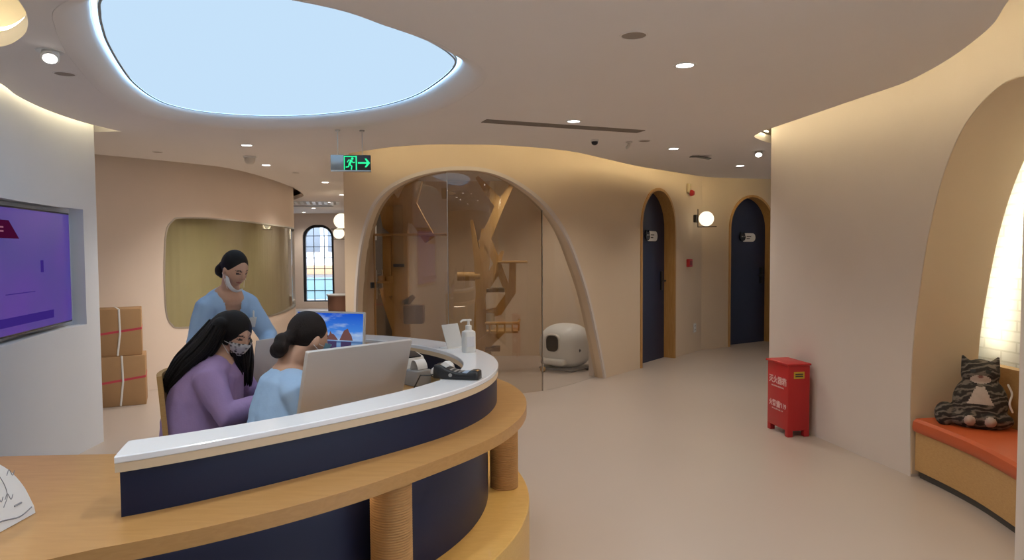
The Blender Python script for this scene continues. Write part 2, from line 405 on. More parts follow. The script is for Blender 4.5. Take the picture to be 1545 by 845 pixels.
# --- arch glazing: three panes bent along the wall
def pane_outline(a, b):
    top = [p for p in AO if a+.004 < p[0] < b-.004]
    za = np.interp(a, [p[0] for p in AO[2:]], [p[1] for p in AO[2:]]); zb = np.interp(b, [p[0] for p in AO[2:]], [p[1] for p in AO[2:]])
    out = [(a, .012)]
    if za > .03: out.append((a, za))
    out += [p for p in top if p[1] > .02]
    if zb > .03: out.append((b, zb))
    out.append((b, .012)); return out
GS = [.17, 1.317, 2.417, 3.475]
w1 = struct(obj('window_1', bent(PW, pane_outline(GS[0]+.0, GS[1]-.005), (), -.088, -.098, .12), GLASSB))
obj('glass_pane', bent(PW, pane_outline(GS[1]+.005, GS[2]-.005), (), -.088, -.098, .12), GLASSB, w1)
obj('glass_pane', bent(PW, pane_outline(GS[2]+.005, GS[3]-.0), (), -.088, -.098, .12), GLASS, w1)
bm = B()
for s in (GS[1], GS[2]):
    zt = np.interp(s, [p[0] for p in AO[2:]], [p[1] for p in AO[2:]])
    x, y = PW.at(s, -.093); a = PW.dirn(s); k = len(bm.verts); box(bm, -.004, .004, -.007, .007, .01, zt-.005)
    xform(bm, Matrix.Translation((x, y, 0)) @ Matrix.Rotation(a, 4, 'Z'), k)
obj('joint_strip', bm, METAL, w1)
bm = B(); box(bm, -.012, .012, -.02, .02, 1.1, 1.16, .003); x, y = PW.at(.37, -.06); xform(bm, Matrix.Translation((x, y, 0)) @ Matrix.Rotation(PW.dirn(.37), 4, 'Z'))
obj('lock', bm, BLACK, w1)
# side return of this wall along the hall
PH = Plan([(-1.8, 7.5), (-2.2, 9.5), (-2.62, 11.5), (-3.5, 15), (-4.3, 18)], n=8)
bm = bent(PH, rect(0, PH.len, 0, HU), (), 0, .1, .3)

struct(obj('wall_hall_right', bm, WALLB))

# --- cat room shell
bm = B(); box(bm, -1.6, 2.1, 9.75, 9.85, 0, H+.02); struct(obj('wall_cat_room_back', bm, WALL))
bm = B(); prism(bm, [(.90, 8.17), (.96, 8.14), (1.62, 9.70), (1.54, 9.76)], 0, H+.02); struct(obj('wall_cat_room_right', bm, WALLP))
PL = Plan([(-1.72, 7.62), (-1.43, 9.75)], smooth=False)
outer = [(0, 0)]+arch(.62, 1.55, 0, 2.2, 20)+[(PL.len, 0), (PL.len, H+.02), (0, H+.02)]
struct(obj('wall_cat_room_left', bent(PL, outer, (), 0, -.1, 0), WALL))
d3 = struct(obj('door_3', bent(PL, arch(.64, 1.53, .005, 2.18, 20), (), -.06, -.095, 0), mat('charcoal_door', (.045, .043, .042), .5)))
obj('frame', sweep_sz(PL, arch(.62, 1.55, 0, 2.2, 24), [(0, .012), (0, -.06), (-.04, -.06), (-.04, .012)]), WOODF, d3)
for s in (.74, .95):
    bm = B(); tube(bm, [(0, 0, .92), (0, 0, 1.25)], .011, 8)
    for z in (.96, 1.21): tube(bm, [(0, 0, z), (-.045, 0, z)], .007, 6)
    x, y = PL.at(s, -.01); xform(bm, Matrix.Translation((x, y, 0))); obj('pull_handle', bm, METAL, d3)
bm = B(); x, y = PL.at(.85, -.057); box(bm, x-.004, x+.012, y-.05, y+.05, 1.62, 1.8, .003); obj('plaque', bm, WHITEP, d3)

# --- right wall with niche
RA = CR([(1.67, .02), (1.655, .5), (1.67, .87), (1.71, 1.17), (1.79, 1.57), (1.9, 1.9), (2.04, 2.14), (2.19, 2.27), (2.36, 2.34), (2.52, 2.36), (2.7, 2.33), (2.86, 2.2), (2.97, 1.95), (3.02, 1.5), (3.04, .8), (3.04, .02)], 5)
outer = [(0, 0), (1.67, 0)]+RA[0:]+[(3.04, 0), (PR.len, 0), (PR.len, HU), (0, HU)]
struct(obj('wall_right', bent(PR, outer, (), 0, -.1, .08), WALLP))
struct(obj('wall_niche', sweep_sz(PR, RA, [(-.004, -.004), (-.004, -.47), (.05, -.47), (.05, -.004)]), WALL))
# return of the wall end, pier on the near side
bm = B(); prism(bm, [(2.27, 6.12), (2.37, 6.10), (5.0, 6.75), (5.0, 6.9)], 0, HU); struct(obj('wall_right_return', bm, WALLP))
bm = B(); prism(bm, [(2.2, 3.0), (2.2, 2.1), (3.0, 2.1), (3.0, 3.0)], 0, HU)
struct(obj('wall_right_pier', bm, WALLP))
# brick panel behind the niche, lit by a strip hidden behind the vault
def brick_mat():
    m = bpy.data.materials.new('white_brick'); m.use_nodes = True; nt = m.node_tree; b = nt.nodes['Principled BSDF']; b.inputs['Roughness'].default_value = .7
    uv = nt.nodes.new('ShaderNodeUVMap'); br = nt.nodes.new('ShaderNodeTexBrick')
    br.inputs['Color1'].default_value = (.74, .73, .72, 1); br.inputs['Color2'].default_value = (.69, .68, .67, 1); br.inputs['Mortar'].default_value = (.60, .59, .57, 1)
    br.inputs['Scale'].default_value = 1; br.inputs['Brick Width'].default_value = .21; br.inputs['Row Height'].default_value = .068; br.inputs['Mortar Size'].default_value = .006
    nt.links.new(uv.outputs[0], br.inputs[0]); nt.links.new(br.outputs[0], b.inputs['Base Color'])
    bp = nt.nodes.new('ShaderNodeBump'); bp.inputs['Strength'].default_value = .6; bp.inputs['Distance'].default_value = .01; bp.invert = True
    nt.links.new(br.outputs['Fac'], bp.inputs['Height']); nt.links.new(bp.outputs[0], b.inputs['Normal']); return m
bm = B(); uvl = None; rows = []
SS = np.arange(1.2, 3.13, .08)
for s in SS:
    x, y = PR.at(s, -.62); rows.append((bm.verts.new((x, y, .3)), bm.verts.new((x, y, 2.6))))
uvl = bm.loops.layers.uv.new('UVMap')
for i in range(len(rows)-1):
    f = bm.faces.new((rows[i][0], rows[i+1][0], rows[i+1][1], rows[i][1]))
    for l, uvv in zip(f.loops, ((SS[i], .3), (SS[i+1], .3), (SS[i+1], 2.6), (SS[i], 2.6))): l[uvl].uv = uvv
struct(obj('wall_niche_brick', bm, brick_mat()))
led_path = [(p[0], p[1]) for p in RA if p[1] > .8 and p[0] < 2.9]
b_ = B(); tube(b_, [(*PR.at(p[0]-.035, -.50), p[1]+.035) for p in led_path], .009, 6, round_ends=False); struct(obj('trim_6', b_, emis('niche_led', (1., .93, .66), 28.)))
bm = bent(PR, rect(1.62, 3.06, .0, .745), (), -.44, -.52, .1); struct(obj('trim_7', bm, WOODL))

# --- left wall with the screen recess
TR = rrect(2.75, 4.335, .95, 1.82, .004, 1)
struct(obj('wall_left', bent(PT, rect(0, PT.len, 0, HU), [TR], 0, -.1, .07), WALLG))
struct(obj('wall_left_recess', bent(PT, rect(2.7, 4.38, .9, 1.87), (), -.1, -.14, .1), WALLG))
bm = B(); prism(bm, [(-3.34, 5.43), (-3.24, 5.45), (-3.3, 5.52), (-5.5, 5.75), (-5.5, 5.6), (-3.4, 5.4)], 0, HU); struct(obj('wall_left_return', bm, WALLG))

# --- curved tan room with the long glass
WB = CR([(1.39, 1.35), (1.385, 1.06), (1.40, .80), (1.46, .68), (1.60, .63), (2.4, .60), (3.85, .575), (4.6, .58), (5.35, .59), (5.5, .62), (5.56, .72), (5.57, 1.1), (5.57, 1.6), (5.54, 1.8), (5.44, 1.86), (5.2, 1.87), (3.6, 1.87), (2.44, 1.89), (1.66, 1.885), (1.50, 1.84), (1.42, 1.70)], 4, True)
struct(obj('wall_curved', bent(PB, rect(0, PB.len, 0, HU), [WB], 0, -.1, .09), WALLB))
w2 = struct(obj('window_2', bent(PB, WB, (), -.035, -.045, .1), GLASSO))
obj('frame', sweep_sz(PB, WB, [(0, .004), (.018, .004), (.018, -.05), (0, -.05)], closed=True), METAL, w2)
def sheer(v=0):
    b = B(); S = np.arange(1.25, 5.72, .02); r = []
    for s in S:
        d = -.11+.012*math.sin(s*26)*(1 if s > 4.2 else .12)+.002*math.sin(s*61)
        x, y = PB.at(s, d); r.append((b.verts.new((x, y, .35)), b.verts.new((x, y, 2.2))))
    for a, c in zip(r, r[1:]): b.faces.new((a[0], c[0], c[1], a[1]))
    return b
tag(obj('curtain', sheer(), mat('olive_fabric', (.50, .455, .28), .85, var=.05, vscale=4, bump=.1, bscale=120)), 'flat olive green curtain filling the long rounded window of the tan curved wall', 'curtain')

# --- hall end, side, outer shell
PE = Plan([(-7.2, 18.0), (-4.2, 18.0)], smooth=False)
ws0, ws1 = 1.79, 2.60
outer = [(0, 0), (3.0, 0), (3.0, HU), (0, HU)]
def tall_window(s0, s1, z0, z1):
    r = .34; n = 8; c = [(s0, z0), (s1, z0)]
    c += [(s1-r+r*math.cos(PI/2*k/n), z1-r+r*math.sin(PI/2*k/n)) for k in range(n+1)]
    c += [(s0+r+r*math.cos(PI/2+PI/2*k/n), z1-r+r*math.sin(PI/2+PI/2*k/n)) for k in range(n+1)]
    return c
TW = tall_window(ws0, ws1, .17, 2.16)
TW2 = tall_window(.55, 1.35, .17, 2.16)
struct(obj('wall_hall_end', bent(PE, outer, [TW, TW2], 0, -.2, 0), WALLB))
for n, tw, s0, s1 in ((3, TW, ws0, ws1), (4, TW2, .55, 1.35)):
    w = struct(obj('window_%d' % n, bent(PE, tw, (), -.10, -.108, 0), GLASSW))
    obj('frame', sweep_sz(PE, tw, [(0, -.06), (.07, -.06), (.07, -.13), (0, -.13)], closed=True), BLACK, w)
    bm = B(); X0 = PE.P[0][0]
    for k in (1, 2): box(bm, X0+s0+(s1-s0)*k/3-.008, X0+s0+(s1-s0)*k/3+.008, 18.09, 18.12, .2, 2.14)
    for k in range(1, 7): z = .17+1.99*k/7; box(bm, X0+s0+.02, X0+s1-.02, 18.09, 18.12, z-.008, z+.008)
    obj('glazing_bar', bm, BLACK, w)
bm = B(); box(bm, -9, -8.9, -3.2, 18.3, 0, HU); struct(obj('wall_far_left', bm, WALL))
bm = B(); prism(bm, [(-7.2, 17.95), (-7.2, 18.1), (-9, 18.1), (-9, 17.95)], 0, HU); struct(obj('wall_hall_left', bm, WALLB))
bm = B(); box(bm, -9, 7, -3.15, -3.0, 0, HU); struct(obj('wall_near', bm, WALL))
PN = Plan([(6.9, 18.3), (6.9, -3.0)], smooth=False)
struct(obj('wall_far_right', bent(PN, rect(0, PN.len, 0, HU), [rect(16.9, 18.9, .3, 2.4), rect(19.1, 21.1, .3, 2.4)], 0, -.15, 0), WALLG))
w5 = struct(obj('window_5', bent(PN, rect(16.9, 18.9, .3, 2.4), (), -.08, -.09, 0), GLASSW))  # unseen windows put in to throw cool daylight on the left wall
obj('glass_pane', bent(PN, rect(19.1, 21.1, .3, 2.4), (), -.08, -.09, 0), GLASSW, w5)

# --- outside the hall window
t = thing('house', 'pale building seen outside the tall hall window', 'building', (-7.2, 26, 0))
bm = B(); box(bm, -4, 5, 0, 3, -.2, 5); obj('facade', bm, mat('pale_render', (.85, .85, .86), .8), t)
for x in (-2.4, -1.3, -.2, .6, 1.3, 2.0):
    bm = B(); box(bm, x-.25, x+.25, -.06, .02, 1.45, 2.5, .01); obj('window', bm, mat('grey_window', (.22, .24, .27), .3), t)
bm = B(); box(bm, -4, 5, -.5, 0, .62, .95, .02); obj('awning', bm, mat('orange_awning', (.75, .40, .22), .7), t)
bm = B(); box(bm, -13, -2, 22.4, 22.5, -.1, .62); box(bm, -13, -2, 22.36, 22.54, .22, .26)
tag(obj('fence', bm, mat('teal_fence', (.30, .45, .48), .6)), 'teal fence outside the tall hall window, below the pale building', 'fence')
bm = B(); box(bm, -30, 10, 18.3, 60, -.16, -.06); struct(obj('ground', bm, mat('paving', (.4, .4, .4), .8)))

# ================================================================== CEILING FITTINGS
cx, cy = np.mean(SK, axis=0)
t = thing('luminous_panel', 'large glowing bluish white egg-shaped light panel on the ceiling above the counter', 'ceiling light', (cx, cy, H+.085))
loc_ = lambda L: [(p[0]-cx, p[1]-cy) for p in L]
bm = thicken(fill(loc_(SK)), 0, .012); obj('diffuser', bm, SKYP, t)
RL = lambda o_, z: [Vector((p[0]-cx, p[1]-cy, z)) for p in offset(SK, o_)]
FL = [RL(-.001, -.006), RL(.010, -.006), RL(.010, -.003), RL(-.001, -.003)]; n_ = len(SK)
bm = B(); ring_loft(bm, [[r_[i % n_] for r_ in FL] for i in range(n_+1)], False)
obj('rim', bm, mat('rim_grey', (.30, .36, .40), .5), t)
bm = B(); ring = RL(.024, .011); tube(bm, ring+[ring[0]], .011, 8, round_ends=False); obj('edge_light', bm, emis('panel_edge_light', (.38, .66, 1.0), 2.5), t)
bm = B(); LP = [(.038, .108), (.042, .082), (.055, .062), (.075, .042), (.10, .022), (.125, .009), (.148, .002), (.17, 0), (.172, .012), (.038, .12)]
OF = [offset(SK, o_) for o_, _ in LP]
ring_loft(bm, [[Vector((OF[k][i][0]-cx, OF[k][i][1]-cy, LP[k][1]-.085)) for k in range(len(LP))] for i in list(range(len(SK)))+[0]], False)
obj('flared_surround', bm, CEIL, t)

LD = bpy.data.lights.new('downlight', 'SPOT'); LD.energy = 42; LD.spot_size = 2.3; LD.spot_blend = .9; LD.color = (1, .91, .80); LD.shadow_soft_size = .045
def dl_proto(label, loc):
    t = thing('downlight', label, 'downlight', loc, 0, 'round recessed downlights')
    bm = B(); lathe(bm, [(.043, .0), (.045, -.004), (.058, -.005), (.062, 0), (.043, 0)], 28); obj('trim_ring', bm, PLAST, t)
    bm = B(); lathe(bm, [(0, -.0025), (.044, -.0025), (.044, .0), (0, .0)], 28); obj('lens', bm, LAMPW, t)
    return t
DLS = [(.905, 3.66, 'downlight nearest the camera, alone on the open ceiling to the right'),
       (.467, 5.23, 'downlight touching the long slot vent'),
       (1.55, 6.69, 'downlight over the floor in front of the first navy door'),
       (2.65, 8.11, 'downlight in the corner before the second navy door'),
       (-2.38, 6.31, 'downlight beside the domed smoke detector'),
       (-2.72, 7.77, 'downlight right in front of the tan curved wall'),
       (-2.60, 9.77, 'first hall downlight behind the green exit sign'),
       (-2.91, 12.0, 'second hall downlight, close to the globe lamps'),
       (-3.58, 13.8, 'hall downlight at the near corner of the grille vent'),
       (-4.45, 15.7, 'hall downlight just past the grille vent'),
       (-5.18, 17.4, 'farthest downlight, next to the tall end window')]
LW = LD.copy(); LW.energy = 85
proto = None
for x, y, lb in DLS:
    if proto is None: proto = dl_proto('small round '+lb, (x, y, H))
    else: dup(proto, (x, y, H), 0, 'small round '+lb)
    l = bpy.data.objects.new('downlight_lamp', LW if x < -2.3 and y < 9 else LD); COL.objects.link(l); l.location = (x, y, H-.02)
LC = LD.copy(); LC.energy = 26; LC.color = (1, .92, .82)  # lamps without fittings, put in to brighten the cat room
for x, y in ((-1.0, 8.6), (.1, 8.2), (.9, 9.0)):
    l = bpy.data.objects.new('added_cat_room_fill', LC); COL.objects.link(l); l.location = (x, y, H-.02)
LN = LD.copy(); LN.energy = 25; LN.color = (.86, .94, 1.0)
for k, (x, y) in enumerate(((-2.0, 1.3), (-1.1, 2.1), (-.2, 1.9), (-1.6, .6), (.8, .4), (-.6, -.8))):     # cool lamps and discs added out of view to brighten the counter
    l = bpy.data.objects.new('added_counter_fill', LN); COL.objects.link(l); l.location = (x, y, H-.02)
    bm = B(); lathe(bm, [(0, -.004), (.045, -.004), (.055, 0), (0, 0)], 20, (x, y, H)); struct(obj('trim_%d' % (10+k), bm, LAMPW))  # made-up glowing disc under each added lamp
# two warm lamps without fittings, added out of view as room fill
for x, y in ((.2, -1.4), (1.3, 2.0)):
    l = bpy.data.objects.new('added_room_fill', LD); COL.objects.link(l); l.location = (x, y, H-.02)

def gimbal(label, loc, aim):
    t = thing('spotlight', label, 'spotlight', loc, 0, 'tilting ceiling spotlights')
    bm = B(); lathe(bm, [(.035, 0), (.045, -.004), (.058, -.004), (.06, 0), (.035, 0)], 24); obj('trim_ring', bm, PLAST, t)
    d = Vector(aim).normalized(); M = Vector((0, 0, -1)).rotation_difference(d).to_matrix().to_4x4()
    bm = B(); lathe(bm, [(0, .03), (.034, .03), (.040, -.03), (.036, -.032), (0, -.026)], 20); xform(bm, Matrix.Translation((0, 0, -.012)) @ M)
    hd = obj('head', bm, PLAST, t)
    bm = B(); lathe(bm, [(0, -.0335), (.029, -.0335), (.029, -.03), (0, -.03)], 20); xform(bm, Matrix.Translation((0, 0, -.012)) @ M); obj('lens', bm, LAMPW, hd)
gimbal('tilted white spotlight in the ceiling left of the glowing egg-shaped panel', (-2.18, 3.34, H), (.3, -.55, -1))
gimbal('tilted white spotlight in the ceiling by the end of the right wall', (2.44, 6.91, H), (-.2, -.6, -1))
def disc(label, loc, r, cat='ceiling speaker', name='ceiling_speaker'):
    t = thing(name, label, cat, loc)
    bm = B(); lathe(bm, [(r*.86, 0), (r*.9, -.004), (r, -.004), (r*1.02, 0), (r*.86, 0)], 28); obj('trim_ring', bm, CEIL, t)
    bm = B(); lathe(bm, [(0, -.0015), (r*.88, -.0015), (r*.88, .0), (0, 0)], 28); obj('grille', bm, mat('grille_taupe', (.30, .255, .22), .7), t)
disc('flat round taupe speaker grille in the ceiling, the largest, near the nearest downlight', (.55, 3.15, H), .062)
disc('flat round taupe speaker grille in the ceiling next to the left tilted spotlight', (-2.38, 3.76, H), .055)
disc('small flat round grille in the ceiling just past the end of the slot vent', (1.18, 6.2, H), .055)
disc('small flat round grille in the ceiling left of the smoke detector, before the curved wall', (-3.38, 6.70, H), .05)
disc('small flat round grille in the hall ceiling between smoke detector and exit sign', (-2.63, 8.55, H), .05)
t = thing('smoke_detector', 'white domed smoke detector hanging from the ceiling between two downlights', 'smoke detector', (-2.63, 7.05, H))
bm = B(); lathe(bm, [(0, 0), (.06, 0), (.062, -.012), (.055, -.02)], 24); obj('base', bm, PLAST, t)
bm = B(); lathe(bm, [(.05, -.02), (.052, -.045), (.04, -.07), (.02, -.08), (0, -.082)], 24); obj('dome', bm, PLASTW, t)
t = thing('security_camera', 'tiny black dome camera on the ceiling behind the slot vent', 'security camera', (.73, 6.13, H))
bm = B(); lathe(bm, [(0, 0), (.035, 0), (.036, -.012), (.03, -.016)], 20); obj('base', bm, PLAST, t)
bm = B(); lathe(bm, [(.03, -.014), (.026, -.035), (.012, -.046), (0, -.048)], 20); obj('dome', bm, BLACK, t)
t = thing('sensor', 'small pale motion sensor hanging from the ceiling right of the black dome camera', 'sensor', (1.05, 6.25, H))
bm = B(); lathe(bm, [(0, 0), (.03, 0), (.03, -.01), (.014, -.014)], 18); obj('base', bm, PLASTW, t)
bm = B(); tube(bm, [(0, 0, -.012), (0, 0, -.03), (-.02, -.02, -.055)], .014, 10); obj('head', bm, PLASTW, t)
t = thing('ceiling_hatch', 'small dark tilted ceiling flap between two downlights near the navy doors', 'hatch', (1.95, 7.22, H))
bm = B(); box(bm, -.10, .10, -.06, .06, -.004, 0, .002); obj('frame', bm, CEIL, t)
bm = B(); prism_xz(bm, [(-.10, -.005), (-.03, -.004), (.10, -.03), (.10, -.036), (-.03, -.012), (-.10, -.012)], -.05, .05); obj('flap', bm, BLACK, t)
a, b = np.array((-.2, 5.19)), np.array((1.055, 5.7)); c = (a+b)/2; L = np.hypot(*(b-a)); ang = math.atan2(*(b-a)[::-1])
t = thing('slot_vent', 'long thin grey slot air vent in the ceiling in front of the arched glass', 'air vent', (c[0], c[1], H), ang)
bm = B()
for y0, y1 in ((-.062, -.05), (.05, .062)): box(bm, -L/2, L/2, y0, y1, -.005, 0)
for x0, x1 in ((-L/2, -L/2+.012), (L/2-.012, L/2)): box(bm, x0, x1, -.062, .062, -.005, 0)
obj('frame', bm, mat('vent_taupe', (.30, .26, .225), .6), t)
bm = B(); box(bm, -L/2, L/2, -.05, .05, -.001, .0); obj('backing', bm, mat('vent_dark', (.20, .17, .15), .6), t)
for k in range(3):
    bm = B(); y = -.025+.025*k; box(bm, -L/2+.01, L/2-.01, y-.006, y+.006, -.005, -.001); obj('slat', bm, mat('vent_taupe', (.30, .26, .225), .6), t)
t = thing('grille_vent', 'square white egg-crate air grille in the hall ceiling', 'air vent', (-3.93, 13.9, H), .25)
bm = B(); S = .46
for k in (-1, 1): box(bm, -S, S, k*S-.03, k*S+.03, -.012, 0); box(bm, k*S-.03, k*S+.03, -S, S, -.012, 0)
obj('frame', bm, PLAST, t)
bm = B(); box(bm, -S, S, -S, S, -.002, 0); obj('backing', bm, BLACK, t)
for k in range(1, 8):
    bm = B(); x = -S+2*S*k/8; box(bm, x-.03, x+.03, -S, S, -.012, -.002); obj('slat', bm, PLAST, t)
bm = B()
for k in range(1, 6): y = -S+2*S*k/6; box(bm, -S, S, y-.02, y+.02, -.010, -.002)
obj('cross_bar', bm, PLAST, t)
t = thing('slot_vent', 'short dark slot vent in the hall ceiling left of the egg-crate grille', 'air vent', (-4.35, 14.9, H), .1)
bm = B(); box(bm, -.75, .5, -.1, .1, -.003, 0); obj('backing', bm, BLACK, t)
bm = B(); box(bm, -.77, .52, -.13, -.1, -.008, 0); box(bm, -.77, .52, .1, .13, -.008, 0); obj('frame', bm, mat('vent_taupe', (.30, .26, .225), .6), t)

# exit sign
t = thing('exit_sign', 'hanging green exit sign with running figure and right arrow', 'exit sign', (-1.27, 5.55, 2.19), math.radians(6))
bm = B(); box(bm, -.155, .155, -.012, .012, -.062, .062, .004); ex = obj('panel', bm, mat('sign_dark', (.035, .04, .038), .25), t)
bm = B(); box(bm, -.156, -.055, -.0145, .0145, -.062, .062, .003); obj('battery_box', bm, mat('sign_mirror', (.42, .47, .50), .25, metal=.6), t)
bm = B(); box(bm, -.156, .156, -.016, .016, -.070, -.058, .003); obj('bottom_rail', bm, METAL, t)
for x in (-.10, .09):
    bm = B(); tube(bm, [(x, 0, .06), (x, 0, .255)], .0035, 8); lathe(bm, [(0, 0), (.02, 0), (.02, -.01), (0, -.012)], 16, (x, 0, .258)); obj('hanger', bm, METAL, t)
bm = B(); y0, y1 = -.0145, -.0125
def ribbon(pts, w): 
    for p, q in zip(pts, pts[1:]):
        p = np.array(p); q = np.array(q); d = (q-p)/np.hypot(*(q-p)); n = np.array([-d[1], d[0]])*w/2; e = d*w*.35
        prism_xz(bm, [tuple(p-e+n), tuple(q+e+n), tuple(q+e-n), tuple(p-e-n)], y0, y1)
ribbon([(-.05, -.052), (-.05, .052)], .007); ribbon([(-.05, .050), (.045, .050)], .008); ribbon([(.043, -.052), (.043, .052)], .010)
prism_xz(bm, [(.012+.010*math.cos(t_), .034+.010*math.sin(t_)) for t_ in np.linspace(0, 2*PI, 13)[:-1]], y0, y1)
ribbon([(.004, .018), (-.010, -.010)], .017); ribbon([(.004, .020), (-.016, .022), (-.026, .006)], .007); ribbon([(.006, .018), (.016, .002), (.030, .004)], .007)
ribbon([(-.010, -.012), (.008, -.026), (.004, -.05)], .009); ribbon([(-.012, -.012), (-.018, -.030), (-.036, -.034)], .009)
obj('running_figure', bm, GREEN, ex)
bm = B()
ribbon([(.060, 0), (.125, 0)], .013); prism_xz(bm, [(.108, .034), (.122, .034), (.150, 0), (.122, -.034), (.108, -.034), (.128, 0)], y0, y1)
obj('arrow', bm, GREEN, ex)

# globe wall lamps
def globe(label, loc, rz, r):
    t = thing('wall_lamp', label, 'wall lamp', loc, rz, 'white globe wall lamps')
    # local: wall behind at +y, lamp sits at -y
    bm = B(); box(bm, -.035, .035, -.05, 0, -.055, .055, .01); obj('wall_mount', bm, BLACK, t)
    bm = B(); tube(bm, [(0, -.055, .13), (0, -.055, -.12)], .007, 8); tube(bm, [(0, -.055, -.12), (0, -.055-2*r-.06, -.12)], .007, 8)
    lathe(bm, [(0, -.125), (.055, -.125), (.055, -.112), (0, -.112)], 20, (0, -.075-r, 0)); obj('bracket', bm, mat('bronze', (.09, .06, .035), .35, metal=.8), t)
    bm = B(); ellipsoid(bm, (0, -.075-r, r-.112), (r, r, r), 32, 20); obj('globe', bm, GLOBE, t)
    l = bpy.data.lights.new('globe_light', 'POINT'); l.energy = 5; l.color = (1, .78, .5); l.shadow_soft_size = r*1.1
    lo = bpy.data.objects.new('globe_light', l); COL.objects.link(lo)
    lo.location = Vector(loc)+Matrix.Rotation(rz, 3, 'Z') @ Vector((0, -.075-r, r-.112))
    return t
x, y = PW.at(6.0, 0)
globe('glowing white globe lamp on a bracket between the two navy doors', (x, y, 1.92), PW.dirn(6.0)+.0, .105)
x, y = PH.at(4.15, 0); globe('upper, nearer glowing globe lamp in the hall by the arch wall corner', (x+.02, y, 1.97), -PI/2+.22, .125)
x, y = PH.at(8.6, 0); globe('lower, farther glowing globe lamp in the hall beside the end window', (x+.0, y, 1.87), -PI/2+.27, .125)

# ================================================================== RECEPTION COUNTER
CX, CY = -1.5, 3.25
def tab(T):
    A = [a for a, _ in T]; V = [v for _, v in T]; return lambda a: float(np.interp(a, A, V))
r_out = tab(CR([(-73, 1.47), (-60, 1.385), (-48, 1.345), (-36, 1.35), (-24, 1.385), (-10, 1.42), (5, 1.435), (20, 1.43), (53, 1.39), (77, 1.37)], 6))
r_in = tab(CR([(-73, 1.30), (-60, 1.235), (-48, 1.20), (-36, 1.185), (-24, 1.21), (-10, 1.25), (5, 1.265), (20, 1.245), (45, 1.20), (77, 1.18)], 6))
r_led = tab(CR([(-73, 1.665), (-60, 1.60), (-48, 1.555), (-36, 1.53), (-18, 1.555), (0, 1.565), (15, 1.555), (30, 1.53), (77, 1.50)], 6))
def polar(a, r): a = math.radians(a); return (r*math.cos(a), r*math.sin(a))
def sector(bm, a0, a1, ri, ro, z0, z1, step=1.5, bev=0.):
    n = max(2, int((a1-a0)/step)); rings = []
    for k in range(n+1):
        a = a0+(a1-a0)*k/n; i = ri(a) if callable(ri) else ri; o = ro(a) if callable(ro) else ro
        if bev: pr = [(i, z0), (o-bev, z0), (o, z0+bev), (o, z1-bev), (o-bev, z1), (i+bev, z1), (i, z1-bev)]
        else: pr = [(i, z0), (o, z0), (o, z1), (i, z1)]
        rings.append([Vector((*polar(a, r), z)) for r, z in pr])
    ring_loft(bm, rings)
ZD = .78
t = thing('reception_counter', 'large curved navy and oak reception counter with a white stone top', 'reception counter', (CX, CY, 0))
bm = B(); sector(bm, -73, 77, r_in, r_out, .93, .95, bev=.003); obj('countertop', bm, WHITE, t)
bm = B(); sector(bm, -73, 77, lambda a: r_out(a)-.03, lambda a: r_out(a)-.002, .905, .93); sector(bm, -73, 77, lambda a: r_in(a)+.002, lambda a: r_in(a)+.03, .905, .93); obj('top_edging', bm, EDGE, t)
bm = B(); sector(bm, -72.6, 76.8, lambda a: r_in(a)+.02, lambda a: r_out(a)-.008, ZD, .906); obj('upper_panel', bm, NAVY, t)
bm = B()
# oak board: ledge outside, desk inside, table wing to the left
out = [polar(a, r_led(a)) for a in np.arange(77, -73.1, -1.5)]
inn = [polar(a, np.interp(a, [-73, -20, 40, 77], [.80, .74, .70, .44])) for a in np.arange(-66, 77.1, 1.5)]
wing = [(.40, -1.655), (.1, -1.70), (-.25, -1.705), (-.37, -1.62), (-.40, -1.3), (-.36, -.86), (-.3, -.82), (.08, -.80), (.26, -.78)]
thicken(fill(out+wing+inn), 0, 1) if False else None
bm.free(); bm = thicken(fill(out+wing+inn), ZD-.045, ZD)
obj('oak_board', bm, WOODO, t)
bm = B(); sector(bm, -73, 76.8, 1.33, lambda a: 1.38+.08*max(0, (-a-45)/30), .30, ZD-.045); obj('lower_panel', bm, NAVY, t)
bm = B(); sector(bm, -73, 77, 1.30, lambda a: 1.575+.06*max(0, (-a-45)/30), 0, .33, bev=.004); obj('platform', bm, WOODP, t)
bm = B(); box(bm, -.34, -.30, -1.6, -.92, 0, ZD-.045); obj('end_panel', bm, NAVY, t)
bm = B(); tube(bm, [(*polar(a, 1.405+.08*max(0, (-a-45)/30)), ZD-.052) for a in np.arange(-72, 76, 3.)], .006, 6, round_ends=False); obj('under_ledge_light', bm, emis('ledge_led', (1., .85, .62), 9.), t)
ROPE = mat('sisal_rope', (.44, .235, .085), .8, var=.12, vscale=40)
for a in (-41.6, 5.5, 54):
    x, y = polar(a, 1.462); bm = B(); prof = []; n = 46; z0, z1 = .33, ZD-.045
    for k in range(n):
        for u in (0., .25, .5, .75): prof.append((.0665+.0035*math.sin(PI*u), z0+(z1-z0)*(k+u)/n))
    prof = [(0, z0)]+prof+[(.066, z1), (0, z1)]
    lathe(bm, prof, 32, (x, y, 0)); obj('rope_post', bm, ROPE, t, ang=80)

def arrange(o, loc, rz): o.location = loc; o.rotation_euler = (0, 0, rz); return o

